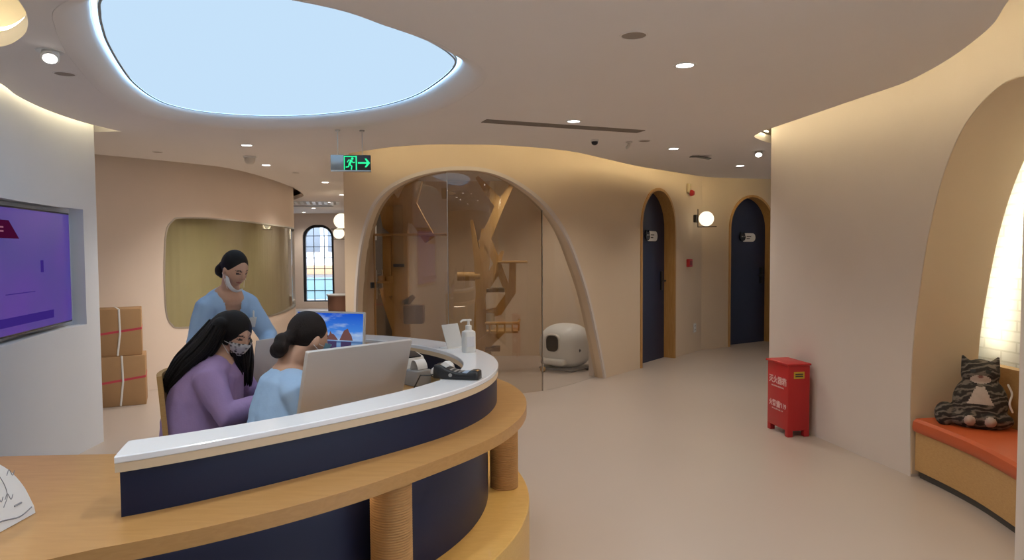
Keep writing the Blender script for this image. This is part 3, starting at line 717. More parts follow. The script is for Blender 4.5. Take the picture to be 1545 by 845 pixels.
# ---- things on the counter
def P2w(a, r, z): p = polar(a, r); return (CX+p[0], CY+p[1], z)
t = thing('sanitizer_bottle', 'white pump bottle of hand sanitizer standing on the white counter top', 'pump bottle', (-.235, 3.72, .95), .5)
bm = B(); r8 = rrect(-.036, .036, -.026, .026, .018, 5)
ring_loft(bm, [[Vector((p[0]*k, p[1]*k, z)) for p in r8] for k, z in ((.93, 0), (1, .006), (1, .098), (.95, .110), (.6, .117), (.42, .120))]); obj('bottle', bm, PLAST, t)
bm = B(); lathe(bm, [(0, .12), (.017, .12), (.017, .142), (.008, .146), (.006, .168), (0, .168)], 18); box(bm, -.012, .016, -.008, .008, .166, .177, .003)
tube(bm, [(0, 0, .172), (-.035, 0, .172), (-.044, 0, .165)], .0055, 8); obj('pump', bm, PLAST, t)
bm = B(); box(bm, -.022, .022, -.0272, -.0255, .03, .085); obj('paper_label', bm, mat('label_lines', (.62, .64, .68), .5), t)
t = thing('sign_holder', 'clear acrylic stand holding a white card on the counter behind the pump bottle', 'sign holder', (-.318, 3.88, .95), .85)
bm = B(); box(bm, -.062, .062, -.0015, .0015, 0, .138); xform(bm, Matrix.Rotation(math.radians(-20), 4, 'X') @ Matrix.Shear('XZ', 4, (0, 0)) if False else Matrix.Rotation(math.radians(-20), 4, 'X')); obj('card', bm, WHITEP, t)
bm = B(); box(bm, -.064, .064, -.0045, -.002, 0, .14); xform(bm, Matrix.Rotation(math.radians(-20), 4, 'X')); obj('front_sheet', bm, ACRYL, t)
bm = B(); box(bm, -.064, .064, -.01, .07, 0, .003, .001); obj('foot', bm, PLAST, t)

t = thing('card_terminal', 'black handheld card payment terminal lying on the white counter top', 'card terminal', (-.235, 2.955, .951), math.radians(-14))
bm = B()
sec = []
for x, w, h in ((-.10, .030, .040), (-.094, .037, .058), (-.07, .039, .060), (-.045, .039, .046), (0, .037, .030), (.05, .036, .027), (.062, .037, .036), (.085, .037, .037), (.097, .032, .034), (.10, .024, .02)):
    sec.append([Vector((x, y*w, z*h)) for y, z in ((-1, .08), (-.85, 0), (.85, 0), (1, .08), (1, .82), (.85, 1), (-.85, 1), (-1, .82))])
ring_loft(bm, sec); obj('body', bm, BLACK, t, ang=50)
bm = B(); prism_xz(bm, [(-.068, .0605), (-.042, .0465), (-.042, .0485), (-.068, .0625)], -.028, .028); obj('display', bm, mat('lcd_grey', (.45, .47, .48), .2), t)
for r_ in range(3):
    for c_ in range(4):
        bm = B(); box(bm, -.028+.018*r_, -.017+.018*r_, -.027+.0145*c_, -.016+.0145*c_, (.0385, .0325, .0285)[r_]-.004, (.0385, .0325, .0285)[r_]+.001, .001); obj('key', bm, GREY, t)
bm = B(); box(bm, .03, .056, -.03, .03, .026, .031, .001); obj('paper_slot', bm, mat('pale_blue', (.35, .45, .60), .4), t)
bm = B(); box(bm, .086, .094, -.018, .006, .0335, .0385, .001); obj('button_row', bm, mat('amber', (.55, .30, .10), .4), t)
bm = B(); lathe(bm, [(0, 0), (.008, 0), (.008, .002), (0, .002)], 14); xform(bm, Matrix.Translation((-.02, -.0375, .018)) @ Matrix.Rotation(PI/2, 4, 'X')); obj('logo_badge', bm, METAL, t)
tag(obj('cable', (lambda b: (tube(b, [(-.335, 2.985, .965), (-.36, 2.99, .956), (-.40, 3.0, .956), (-.43, 3.03, .90), (-.47, 3.10, .80), (-.50, 3.15, .786)], .003, 6), b)[1])(B()), BLACK), 'thin black cable running from the card terminal down to the desk', 'cable')

t = thing('barcode_scanner', 'white rounded barcode scanner standing behind the card terminal', 'barcode scanner', (-.335, 3.295, ZD), math.radians(-25))
bm = B(); lathe(bm, [(0, 0), (.045, 0), (.047, .006), (.02, .015), (.012, .03), (.012, .11), (0, .11)], 24); obj('stand', bm, PLAST, t)
bm = B(); tube(bm, [(-.035, 0, .135), (0, 0, .148), (.03, 0, .160)], [.026, .031, .033], 20); obj('head', bm, PLAST, t)
t = thing('label_printer', 'white label printer with a black lid on the desk behind the counter rim', 'printer', (-.60, 3.83, ZD), math.radians(-47))
bm = B(); sec = [(-.10, 0), (.10, 0), (.10, .115), (.085, .135), (.03, .15), (-.03, .15), (-.075, .12), (-.10, .06)]
ring_loft(bm, [[Vector((x*k, yy, z)) for x, z in sec] for yy, k in ((-.07, .96), (-.062, 1), (.062, 1), (.07, .96))]); obj('case', bm, PLASTW, t)
bm = B(); prism_xz(bm, [(-.035, .150), (.03, .150), (.088, .134), (.092, .140), (.034, .158), (-.03, .158)], -.05, .05); obj('lid', bm, BLACK, t)
bm = B(); lathe(bm, [(0, 0), (.007, 0), (.007, .003), (0, .003)], 12); xform(bm, Matrix.Translation((.02, -.0705, .085)) @ Matrix.Rotation(PI/2, 4, 'X')); obj('power_button', bm, BLACK, t)
t = thing('receipt_printer', 'small grey receipt printer with a strip of white paper beside the label printer', 'printer', (-.505, 3.68, ZD), math.radians(-40))
bm = B(); box(bm, -.055, .055, -.05, .05, 0, .085, .008, 3); obj('case', bm, GREY, t)
bm = B(); pp = CR([(-.02, .085), (-.012, .12), (.0, .135), (.02, .132), (.035, .11), (.04, .09)], 5)
ring_loft(bm, [[Vector((x, -.035, z)), Vector((x, .035, z)), Vector((x, .035, z+.001)), Vector((x, -.035, z+.001))] for x, z in pp]); obj('paper_strip', bm, WHITEP, t)

# ---- monitors
def monitor(label, loc, rz, w, h, z0, tilt, screen=None, shell=SILV):
    """local: screen faces -y, foot on z=0"""
    t = thing('monitor', label, 'computer monitor', loc, rz)
    M = Matrix.Translation((0, 0, z0)) @ Matrix.Rotation(math.radians(-tilt), 4, 'X')
    bm = B(); ring_loft(bm, [[Vector((p[0]*k, y, p[1])) for p in rrect(-w/2, w/2, 0, h, .008, 3)] for y, k in ((-.008, 1), (.004, 1), (.009, .985))]); xform(bm, M); obj('shell', bm, shell, t)
    bm = B(); box(bm, -w/2+.002, w/2-.002, -.011, -.0075, .002, h-.002, .001); xform(bm, M); bz = obj('bezel', bm, PLAST, t)
    bm = B(); box(bm, -w/2+.01, w/2-.01, -.0122, -.0105, .016, h-.01); xform(bm, M); obj('screen', bm, screen or BLACK, t)
    bm = B(); box(bm, -.03, .03, .004, .03, 0, z0+.05, .004); obj('stand_arm', bm, METAL, t)
    bm = B(); box(bm, -.11, .11, -.08, .09, 0, .008, .003); obj('stand_foot', bm, METAL, t)
    return t
def seascape():
    m = bpy.data.materials.new('seascape_screen'); m.use_nodes = True; nt = m.node_tree; nt.nodes.clear()
    o = nt.nodes.new('ShaderNodeOutputMaterial'); e = nt.nodes.new('ShaderNodeEmission'); tc = nt.nodes.new('ShaderNodeTexCoord')
    sep = nt.nodes.new('ShaderNodeSeparateXYZ'); nt.links.new(tc.outputs['Generated'], sep.inputs[0])
    r = nt.nodes.new('ShaderNodeValToRGB'); el = r.color_ramp.elements
    el[0].position = 0; el[0].color = (.03, .06, .20, 1); el[1].position = 1; el[1].color = (.012, .09, .62, 1)
    for p, c in ((.22, (.06, .16, .40, 1)), (.36, (.20, .33, .55, 1)), (.40, (.05, .12, .3, 1)), (.44, (.30, .45, .72, 1)), (.62, (.06, .24, .75, 1))):
        q = el.new(p); q.color = c
    nt.links.new(sep.outputs['Z'], r.inputs[0])
    mp = nt.nodes.new('ShaderNodeMapping'); mp.inputs['Scale'].default_value = (2, 1, 4.5); mp.inputs['Rotation'].default_value = (0, .6, 0)
    n = nt.nodes.new('ShaderNodeTexNoise'); n.inputs['Scale'].default_value = 1.6; n.inputs['Detail'].default_value = 6
    nt.links.new(tc.outputs['Generated'], mp.inputs[0]); nt.links.new(mp.outputs[0], n.inputs[0])
    r2 = nt.nodes.new('ShaderNodeValToRGB'); r2.color_ramp.elements[0].position = .5; r2.color_ramp.elements[1].position = .72
    nt.links.new(n.outputs[0], r2.inputs[0])
    g = nt.nodes.new('ShaderNodeMath'); g.operation = 'GREATER_THAN'; g.inputs[1].default_value = .42; nt.links.new(sep.outputs['Z'], g.inputs[0])
    mu = nt.nodes.new('ShaderNodeMath'); mu.operation = 'MULTIPLY'; nt.links.new(r2.outputs[0], mu.inputs[0]); nt.links.new(g.outputs[0], mu.inputs[1])
    mx = nt.nodes.new('ShaderNodeMix'); mx.data_type = 'RGBA'; nt.links.new(mu.outputs[0], mx.inputs[0]); nt.links.new(r.outputs[0], mx.inputs[6]); mx.inputs[7].default_value = (.45, .58, .8, 1)
    nt.links.new(mx.outputs[2], e.inputs[0]); e.inputs[1].default_value = .62; nt.links.new(e.outputs[0], o.inputs[0]); return m
SEA = seascape()
def dirz(v): return math.atan2(v[0], -v[1])      # rz so that local -y looks along v
# the near monitor, its back to the camera
pL, pR = np.array((-.815, 2.72)), np.array((-.455, 3.085)); d = (pR-pL)/np.hypot(*(pR-pL)); nb = np.array((d[1], -d[0]))
mid = (pL+pR)/2-nb*.085
monitor('white monitor nearest the camera, seen from behind, facing the seated nurse', (mid[0], mid[1], ZD), dirz(-nb), np.hypot(*(pR-pL)), .325, .012, 17)
# the far monitor with the seascape
pL, pR = np.array((-1.19, 4.08)), np.array((-.845, 3.95)); d = (pR-pL)/np.hypot(*(pR-pL)); nf = np.array((d[1], -d[0])); mid = (pL+pR)/2
mw = np.hypot(*(pR-pL))+.10
mo = monitor('monitor with a seascape of two rocks on its screen, at the far counter rim', (mid[0]-d[0]*.05, mid[1]-d[1]*.05, ZD), dirz(nf), mw, .30, .065, 4, SEA)
bm = B(); y0, y1 = -.0135, -.0122
for pts in ([(-.02, 0), (-.012, .035), (0, .05), (.006, .085), (.016, .06), (.03, .055), (.045, .03), (.06, 0)], [(.07, 0), (.085, .05), (.10, .095), (.125, .115), (.135, .08), (.15, .05), (.16, 0)]):
    prism_xz(bm, [(p[0], .135+p[1]*.6) for p in pts], y0, y1)
M_ = Matrix.Translation((0, 0, .065)) @ Matrix.Rotation(math.radians(-4), 4, 'X'); xform(bm, M_)
sc_ = [c for c in mo.children if c.name.startswith('screen')][0]
obj('rocks', bm, emis('rock_pixels', (.13, .06, .055), .8), sc_)
bm = B()
for x0, x1 in ((-.01, .05), (.08, .15)): box(bm, x0, x1, y0, y1, .075, .128)
xform(bm, M_); obj('rock_reflection', bm, emis('rock_pixels_dark', (.05, .035, .09), .8), sc_)
# laptop on the far wing of the desk
pL, pR = np.array((-1.405, 3.70)), np.array((-1.235, 4.03)); d = (pR-pL)/np.hypot(*(pR-pL)); nb = np.array((d[1], -d[0])); mid = (pL+pR)/2
t = thing('laptop', 'pale grey open laptop seen from behind, between the three women', 'laptop', (mid[0], mid[1], ZD+.001), dirz(-nb))
bm = B(); box(bm, -.185, .185, -.25, 0, 0, .016, .005); obj('base', bm, SILV, t)
bm = B(); box(bm, -.16, .16, -.125, -.02, .016, .0175); obj('keyboard', bm, BLACK, t)
Mx = Matrix.Translation((0, .0, .014)) @ Matrix.Rotation(math.radians(-12), 4, 'X')
bm = B(); box(bm, -.185, .185, 0, .007, 0, .235, .003); xform(bm, Mx); ld = obj('lid', bm, mat('lid_grey', (.62, .60, .60), .45), t)
bm = B(); box(bm, -.177, .177, -.001, .001, .008, .228); xform(bm, Mx); obj('screen', bm, BLACK, ld)
tag(obj('paper', (lambda b: (box(b, -.09, .09, -.06, .06, 0, .004), xform(b, Matrix.Translation((-.80, 2.98, ZD+.001)) @ Matrix.Rotation(.7, 4, 'Z')), b)[2])(B()), WHITEP), 'white sheets of paper lying on the desk behind the nearest monitor', 'paper')

# tent card on the table wing
t = thing('tent_card', 'white round-cornered tent card with pencil drawings on the oak table wing', 'tent card', (-1.36, 1.70, ZD), 0)
prof = [(-.20, 0), (.19, 0)]+CR([(.19, .02), (.165, .09), (.115, .155), (.04, .20), (-.06, .215)], 5)+[(-.20, .215)]
for sgn, nm in ((1, 'front_leaf'), (-1, 'rear_leaf')):
    bm = B(); s0 = len(bm.verts)
    prism(bm, prof, -.0015, .0015); xform(bm, Matrix.Translation((sgn*.04, 0, .0015)) @ Matrix.Rotation(-sgn*math.radians(10), 4, 'Y') @ Matrix(((0, 0, 1, 0), (1, 0, 0, 0), (0, 1, 0, 0), (0, 0, 0, 1))))
    lf = obj(nm, bm, WHITEP, t)
    if sgn == 1:
        bm = B()
        rnd = random.Random(4)
        def pen(pts, w=.0012):
            tube(bm, [(p[0], p[1], .0015) for p in pts], w, 4, round_ends=False)
        pen(CR([(.02, .20), (.07, .17), (.10, .12), (.105, .08), (.085, .055)], 6)); pen(CR([(.18, .02), (.13, .012), (.06, .025), (0, .015)], 6), .0018)
        for k in range(7):
            x, y = rnd.uniform(-.02, .13), rnd.uniform(.05, .15); pen(CR([(x, y), (x+.012, y+.012), (x+.02, y-.006), (x+.03, y+.004)], 5))
        for x in (.03, .12): pen([(x, .045), (x+.028, .045)], .0024)
        xform(bm, Matrix.Translation((.0405, 0, .0015)) @ Matrix.Rotation(-math.radians(10), 4, 'Y') @ Matrix(((0, 0, 1, 0), (1, 0, 0, 0), (0, 1, 0, 0), (0, 0, 0, 1))))
        obj('pencil_drawing', bm, mat('pencil', (.22, .22, .24), .7), lf)

# ---- chairs
def chair(label, loc, rz, back_w=.44, back_z=.925, seatw=.46):
    t = thing('desk_chair', label, 'chair', loc, rz)
    bm = B(); box(bm, -seatw/2, seatw/2, -.21, .22, .40, .445, .012, 3); obj('seat', bm, WOODL, t)
    bm = B(); N = 9; ring = []
    for k in range(N):
        x = -back_w/2+back_w*k/(N-1); y = -.235+.045*(2*k/(N-1)-1)**2
        ring.append([Vector((x, y, .43)), Vector((x, y+.026, .43)), Vector((x, y-.012, back_z)), Vector((x, y-.036, back_z))])
    ring_loft(bm, ring); obj('backrest', bm, WOODL, t)
    for sx in (-1, 1):
        for y0, y1 in ((-.18, -.22), (.17, .20)):
            bm = B(); tube(bm, [(sx*.18, y0, .40), (sx*.21, y1, .0)], [.018, .013], 10, round_ends=False); obj('leg', bm, WOODL, t)
    return t
def yaw(fx, fy): return math.atan2(-fx, fy)
chair('light wooden chair under the woman in the lilac sweater', (-1.435, 3.40, 0), yaw(1, .12), .40)
chair('light wooden chair under the seated nurse in blue scrubs', (-1.02, 2.97, 0), yaw(.8, .6), .36, .70, .42)

# ================================================================== OTHER FURNISHINGS
# wall screen
pA = np.array(PT.at(2.86, -.05)); pB = np.array(PT.at(4.24, -.065)); d = (pB-pA)/np.hypot(*(pB-pA)); mid = (pA+pB)/2; n_ = np.array((d[1], -d[0])); wT = np.hypot(*(pB-pA))
t = thing('television', 'large wall screen glowing violet in the left wall recess', 'television', (mid[0], mid[1], 1.385), dirz(n_))
bm = B(); box(bm, -wT/2, wT/2, -.012, .03, -.40, .40, .004); obj('case', bm, BLACK, t)
def tvmat():
    m = bpy.data.materials.new('violet_screen'); m.use_nodes = True; nt = m.node_tree; b = nt.nodes['Principled BSDF']
    b.inputs['Base Color'].default_value = (.01, .01, .015, 1); b.inputs['Roughness'].default_value = .2; b.inputs['Specular IOR Level'].default_value = .2
    tc = nt.nodes.new('ShaderNodeTexCoord'); n = nt.nodes.new('ShaderNodeTexNoise'); n.inputs['Scale'].default_value = 1.6; n.inputs['Detail'].default_value = 2
    r = nt.nodes.new('ShaderNodeValToRGB'); r.color_ramp.elements[0].position = .35; r.color_ramp.elements[0].color = (.055, .045, .30, 1); r.color_ramp.elements[1].position = .7; r.color_ramp.elements[1].color = (.10, .035, .36, 1)
    nt.links.new(tc.outputs['Object'], n.inputs[0]); nt.links.new(n.outputs[0], r.inputs[0]); nt.links.new(r.outputs[0], b.inputs['Emission Color']); b.inputs['Emission Strength'].default_value = .52
    return m
bm = B(); box(bm, -wT/2+.012, wT/2-.012, -.0145, -.0115, -.388, .388); scr = obj('screen', bm, tvmat(), t)
bm = B(); k0 = wT/2-.012
prism_xz(bm, [(k0-1.45, .31), (k0-.93, .31), (k0-.80, .20), (k0-1.45, .20)], -.0158, -.0145); obj('maroon_banner', bm, emis('maroon_px', (.06, .004, .03), .6), scr)
bm = B()
for z in (.262, .238): box(bm, k0-1.12, k0-1.0, -.0163, -.0158, z, z+.010)
obj('banner_lettering', bm, emis('banner_text', (.28, .10, .16), .7), scr)
bm = B(); box(bm, k0-1.5, k0-.32, -.0158, -.0145, -.34, -.285); box(bm, k0-.50, k0-.46, -.0158, -.0145, -.02, .06); box(bm, k0-1.0, k0-.6, -.0158, -.0145, -.145, -.14); obj('screen_bar', bm, emis('dark_violet_px', (.035, .016, .16), .8), scr)

# cardboard cartons
def carton(label, loc, rz, w, dp, h):
    t = thing('carton', label, 'cardboard box', loc, rz, 'stacked cardboard cartons')
    bm = B(); box(bm, -w/2, w/2, -dp/2, dp/2, 0, h, .006, 2); obj('box', bm, CARD, t)
    bm = B(); box(bm, -w/2-.001, w/2+.001, -dp/2-.0012, -dp/2, h*.5, h*.5+.022)
    for v in bm.verts: v.co.z += .10*h*(v.co.x/w)
    s0 = len(bm.verts); box(bm, w/2, w/2+.0012, -dp/2, dp/2, h*.55, h*.55+.022); obj('printed_stripe', bm, TAPE, t)
    bm = B()
    tube(bm, [(-.02, -dp/2-.004, .01), (.005, -dp/2-.004, h*.5), (.0, -dp/2-.004, h+.002), (-.03, 0, h+.004), (-.05, dp/2-.03, h+.004)], .009, 8, flat=.4, side=(1, 0, 0)); obj('strap', bm, WHITEP, t)
    return t
carton('lower brown carton with a red stripe on the floor behind the left wall', (-3.86, 6.86, 0), .45, .40, .36, .485)
carton('upper brown carton with white strap stacked on another carton', (-3.885, 6.87, .487), .47, .38, .34, .455)

# fire extinguisher box
t = thing('fire_extinguisher_box', 'red steel fire extinguisher cabinet standing on the floor by the right wall', 'fire extinguisher box', (2.235, 5.60, 0), 0)
ang = math.atan2(5.44-5.75, 2.17-2.12)       # along the front face
fx = math.radians(-81)
t.rotation_euler = (0, 0, fx)
bm = B(); w, dp, h = .31, .185, .585
box(bm, -w/2, w/2, -dp/2, dp/2, .05, h-.015, .004)
for sx in (-1, 1):
    for sy in (-1, 1): box(bm, sx*(w/2-.022)-.022, sx*(w/2-.022)+.022, sy*(dp/2-.022)-.022, sy*(dp/2-.022)+.022, 0, .06, .003)
obj('cabinet', bm, RED, t)
bm = B(); box(bm, -w/2-.012, w/2+.012, -dp/2-.014, dp/2+.006, h-.016, h, .004); obj('lid', bm, RED, t)
def label_face(s, size, x, z, mname, parent, m, face='front', bold=.0):
    b_ = text_bm(s, size, bold); 
    b_.verts.ensure_lookup_table(); X = [v.co.x for v in b_.verts]; c = (min(X)+max(X))/2
    for v in b_.verts: v.co.x -= c
    M = Matrix.Translation((x, -dp/2-.0012, z)) @ Matrix.Rotation(PI/2, 4, 'X')
    xform(b_, M); return obj(mname, b_, m, parent, smooth=False)
PINKW = mat('white_lettering', (.80, .55, .55), .5)
label_face('灭火器箱', .066, -.0, .405, 'lettering', t, PINKW, bold=.0012)
label_face('FIRE EXTINGUISHER BOX', .0165, -.0, .372, 'lettering', t, PINKW)
label_face('火警☎119', .054, .0, .215, 'lettering', t, PINKW, bold=.0012)
label_face('FIRE ALARM CALL  119', .0165, .0, .185, 'lettering', t, PINKW)
bm = B(); box(bm, w/2-.0005, w/2+.0015, -.045, .045, .465, .52); st = obj('yellow_sticker', bm, mat('sticker_yellow', (.62, .42, .04), .5), t)
bm = B()
for k in range(2): box(bm, w/2+.001, w/2+.0022, -.033, .033, .478+.017*k, .489+.017*k)
obj('lettering', bm, DARK, st)

# bench in the niche
t = thing('bench', 'built-in oak niche bench with an orange leather cushion', 'bench', (0, 0, 0))
bm = bent(PR, rect(1.685, 3.03, .05, .30), (), -.02, -.43, .08); obj('base', bm, WOODL, t)
bm = bent(PR, rect(1.70, 3.03, 0, .05), (), -.045, -.42, .1); obj('plinth', bm, DARK, t)
S = np.linspace(1.688, 3.03, 22); rings = []
for s in S:
    pr = [(-.0, .312), (.006, .335), (.0, .372), (-.018, .388), (-.42, .392), (-.435, .38), (-.435, .302), (-.01, .302)]
    rings.append([Vector((*PR.at(s, d), z)) for d, z in pr])
bm = B(); ring_loft(bm, rings); obj('cushion', bm, ORANGE, t)

# wall bits
def on_wall(plan, s, d=0): x, y = plan.at(s, d); return (x, y), plan.dirn(s)
(x, y), a = on_wall(PW, 5.78)
t = thing('fire_alarm', 'red fire alarm sounder with a pale bracket high on the wall between the navy doors', 'fire alarm', (x, y, 2.33), a)
bm = B(); box(bm, -.05, .03, -.035, 0, -.06, .07, .006); obj('bracket', bm, mat('cream_plastic', (.62, .52, .32), .5), t)
bm = B(); lathe(bm, [(0, 0), (.045, 0), (.045, .02), (.03, .05), (0, .055)], 20); xform(bm, Matrix.Translation((.02, -.03, -.06)) @ Matrix.Rotation(PI/2, 4, 'X')); obj('sounder', bm, RED, t)
(x, y), a = on_wall(PW, 5.79)
t = thing('call_point', 'square red fire alarm call point on the wall right of the first navy door', 'alarm call point', (x, y, 1.29), a)
bm = B(); box(bm, -.06, .06, -.045, 0, -.055, .055, .008, 3); obj('case', bm, RED, t)
bm = B(); box(bm, -.035, .035, -.047, -.044, -.03, .03, .001); obj('press_plate', bm, mat('dark_red', (.22, .012, .012), .5), t)
(x, y), a = on_wall(PW, 6.03)
t = thing('wall_socket', 'white double socket low on the wall beside the corner', 'socket', (x, y, .35), a)
bm = B(); box(bm, -.043, .043, -.010, 0, -.065, .065, .003); obj('plate', bm, PLAST, t)
for z in (-.028, .028):
    bm = B()
    for xx in (-.012, .012): box(bm, xx-.003, xx+.003, -.0112, -.0095, z-.008, z+.008)
    obj('slot', bm, BLACK, t)

# hall cabinet
t = thing('half_round_cabinet', 'low rounded brown cabinet with a white top at the end of the hall', 'cabinet', (-3.64, 14.6, 0))
bm = B(); lathe(bm, [(0, 0), (.22, 0), (.23, .55), (0, .55)], 28); obj('body', bm, mat('reddish_brown', (.30, .16, .11), .5), t)
bm = B(); lathe(bm, [(0, .55), (.25, .55), (.255, .565), (.25, .58), (0, .58)], 28); obj('top', bm, PLAST, t)

# ---- cat room things
t = thing('litter_box', 'white egg-shaped automatic litter box with a dark opening behind the arched glass', 'litter box', (.67, 8.72, 0), math.radians(-38))
bm = B(); ellipsoid(bm, (0, 0, 0), (1, 1, 1), 48, 32)
def sq(v, p): return math.copysign(abs(v)**p, v)
for v in bm.verts:
    x, y, z = v.co; v.co = Vector((sq(x, .80)*.315*(1-.05*z), sq(y, .78)*.30*(1-.06*z), .29+sq(z, .74)*.275))
obj('shell', bm, PLAST, t)
bm = B(); o_ = rrect(-.10, .10, .23, .45, .07, 6)
ring_loft(bm, [[Vector((p[0]*k, y, (p[1]-.34)*k+.34)) for p in o_] for y, k in ((-.295, .88), (-.301, 1.0), (-.27, 1.08))]); obj('opening_rim', bm, PLASTW, t)
bm = B(); ring_loft(bm, [[Vector((p[0]*.86, y, (p[1]-.34)*.88+.34)) for p in o_] for y in (-.303, -.25)]); obj('entry_opening', bm, mat('smoked', (.05, .042, .034), .25), t)
bm = B(); box(bm, -.17, .17, -.33, -.2, .075, .155, .03, 4); obj('front_step', bm, PLAST, t)
bm = B(); lathe(bm, [(0, 0), (.026, 0), (.028, .012), (0, .018)], 20); xform(bm, Matrix.Translation((.285, -.12, .26)) @ Matrix.Rotation(PI/2, 4, 'Y')); obj('control_knob', bm, BLACK, t)
bm = B(); box(bm, -.245, .245, -.235, .235, 0, .03, .01); obj('base', bm, GREY, t)
t = thing('storage_box', 'small white plastic box on the floor right of the litter box', 'box', (1.02, 8.47, 0), .9)
bm = B(); box(bm, -.055, .055, -.05, .05, 0, .125, .008, 3); obj('body', bm, PLAST, t)
bm = B(); box(bm, -.058, .058, -.053, .053, .122, .140, .006, 3); obj('lid', bm, PLAST, t)
tag(obj('power_cable', (lambda b: (tube(b, CR([(.90, 8.60, .008), (.97, 8.52, .008), (1.02, 8.53, .008), (1.0, 8.62, .008), (.93, 8.64, .008)], 6), .007, 6), b)[1])(B()), BLACK), 'loop of black power cable on the floor behind the litter box', 'cable')
tag(obj('cat_ball', (lambda b: (ellipsoid(b, (.37, 8.44, .035), (.035, .035, .035), 16, 12), b)[1])(B()), WOODL), 'tiny wooden ball on the floor left of the litter box', 'ball')

SC = .0080
def limb(bm, pts, w, y0, y1):
    """flat board limb with changing width, drawn in the board's plane"""
    L, Rr = [], []
    for i, p in enumerate(pts):
        a = np.array(pts[max(i-1, 0)]); b = np.array(pts[min(i+1, len(pts)-1)]); d_ = (b-a)/np.hypot(*(b-a)); n = np.array([-d_[1], d_[0]])*w[i]/2
        L.append(tuple(np.array(p)+n)); Rr.append(tuple(np.array(p)-n))
    prism_xz(bm, L+Rr[::-1], y0, y1)
# tall ply tree on the right: coordinates in metres from the foot of its trunk
t = thing('cat_tree', 'tall branching plywood cat tree with ledges, to the right behind the glass', 'cat tree', (-.37, 8.55, 0))
bm = B(); limb(bm, [(0, 0), (-.02, .45), (-.02, .9), (.03, 1.35), (.05, 1.75)], [.30, .18, .12, .14, .10], -.05, .05); obj('trunk', bm, WOODT, t)
br = [([(.02, 1.55), (.22, 2.02), (.42, 2.36)], [.13, .11, .03]), ([(.22, 2.05), (.08, 2.22), (-.05, 2.38)], [.12, .10, .04]),
      ([(.07, 1.62), (.22, 1.25), (.34, .93)], [.10, .09, .08]), ([(.04, .70), (.2, .74), (.37, .98), (.38, 1.33)], [.11, .11, .10, .08]),
      ([(-.01, 1.0), (.14, 1.2), (.26, 1.48)], [.16, .13, .03]), ([(-.02, .9), (-.05, 1.4), (-.12, 1.86)], [.10, .09, .03]), ([(-.02, .3), (.12, .42), (.28, .50)], [.18, .14, .04])]
for k, (p, w) in enumerate(br):
    bm = B(); y = -.05-.002*(k+1); limb(bm, p, w, y, -y); obj('branch', bm, WOODT, t)
bm = B(); box(bm, .2, .56, -.2, .14, 1.33, 1.355, .004); obj('ledge', bm, WOODT, t)
for x0, x1, z in ((.06, .28, .98), (.04, .22, .26)):
    bm = B(); box(bm, x0, x1, -.16, .06, z, z+.045, .006); obj('step', bm, mat('dark_ply', (.22, .125, .05), .5), t)
bm = B(); box(bm, .06, .44, -.30, .08, .50, .525, .004); bk = obj('basket', bm, WOODT, t)
bm = B(); rail = [(.06, -.30), (.44, -.30), (.46, .08)]
tube(bm, [(x, y, .62) for x, y in rail], .018, 8)
for x, y in ((.10, -.3), (.19, -.3), (.28, -.3), (.37, -.3), (.45, -.15)): tube(bm, [(x, y, .52), (x, y, .62)], .012, 8)
obj('basket_rail', bm, WOODT, bk)
bm = B(); tube(bm, [(.1, -.1, .525), (.1, -.1, .72)], [.05, .05], 14, round_ends=False); obj('pale_post', bm, mat('pale_sisal', (.62, .55, .42), .8), bk)
bm = B(); tube(bm, [(-.30, -.02, 1.17), (-.02, -.02, 1.17)], [.055, .055], 14, round_ends=False); obj('peg', bm, WOODT, t)

t = thing('cat_tree', 'forked plywood cat tree with a long shelf, to the left behind the glass', 'cat tree', (-1.33, 8.3, 0))
bm = B(); limb(bm, [(0, 0), (0, .9), (.0, 1.7), (.04, 1.95)], [.22, .19, .18, .17], -.05, .05); obj('trunk', bm, WOODT, t)
for k, (p, w) in enumerate([([(.02, 1.85), (.1, 2.08), (.20, 2.34)], [.26, .22, .16]), ([(.0, 1.88), (-.13, 2.1), (-.22, 2.3)], [.24, .2, .10]), ([(.08, 2.1), (.22, 1.85), (.36, 1.62)], [.18, .16, .14]), ([(-.02, .55), (-.14, .85), (-.22, 1.05)], [.16, .12, .05]), ([(-.2, 2.08), (-.12, 1.8), (-.02, 1.7)], [.1, .16, .12])]):
    bm = B(); y = -.05-.002*(k+1); limb(bm, p, w, y, -y); obj('branch', bm, WOODT, t)
bm = B(); box(bm, -.27, .57, -.2, .08, 1.665, 1.69, .004); obj('ledge', bm, WOODT, t)
bm = B(); box(bm, -.20, -.10, -.06, .02, .95, 1.665, .006); obj('post', bm, WOODT, t)
bm = B(); box(bm, .04, .28, -.10, .06, .62, .85, .02); limb(bm, [(.05, .85), (.16, .95)], [.1, .05], -.05, .02); obj('block', bm, mat('dark_ply', (.22, .125, .05), .5), t)
bm = B(); box(bm, -.25, -.08, -.16, .04, 1.11, 1.135, .004); a_ = obj('arm', bm, WOODT, t)
for x in (-.21, -.12):
    bm = B(); lathe(bm, [(0, 0), (.04, 0), (.045, .06), (.035, .062), (.03, .015), (0, .012)], 16, (x, -.09, 1.135)); obj('cup', bm, WOODT, a_)
bm = B(); tube(bm, [(.0, -.12, 1.33), (0, -.12, 2.02)], [.055, .055], 20, round_ends=False); obj('clear_tube', bm, ACRYL, t)
bm = B(); lathe(bm, [(.04, 0), (.065, 0), (.065, .035), (.04, .035)], 18, (0, -.12, 1.30)); obj('tube_collar', bm, BLACK, t)

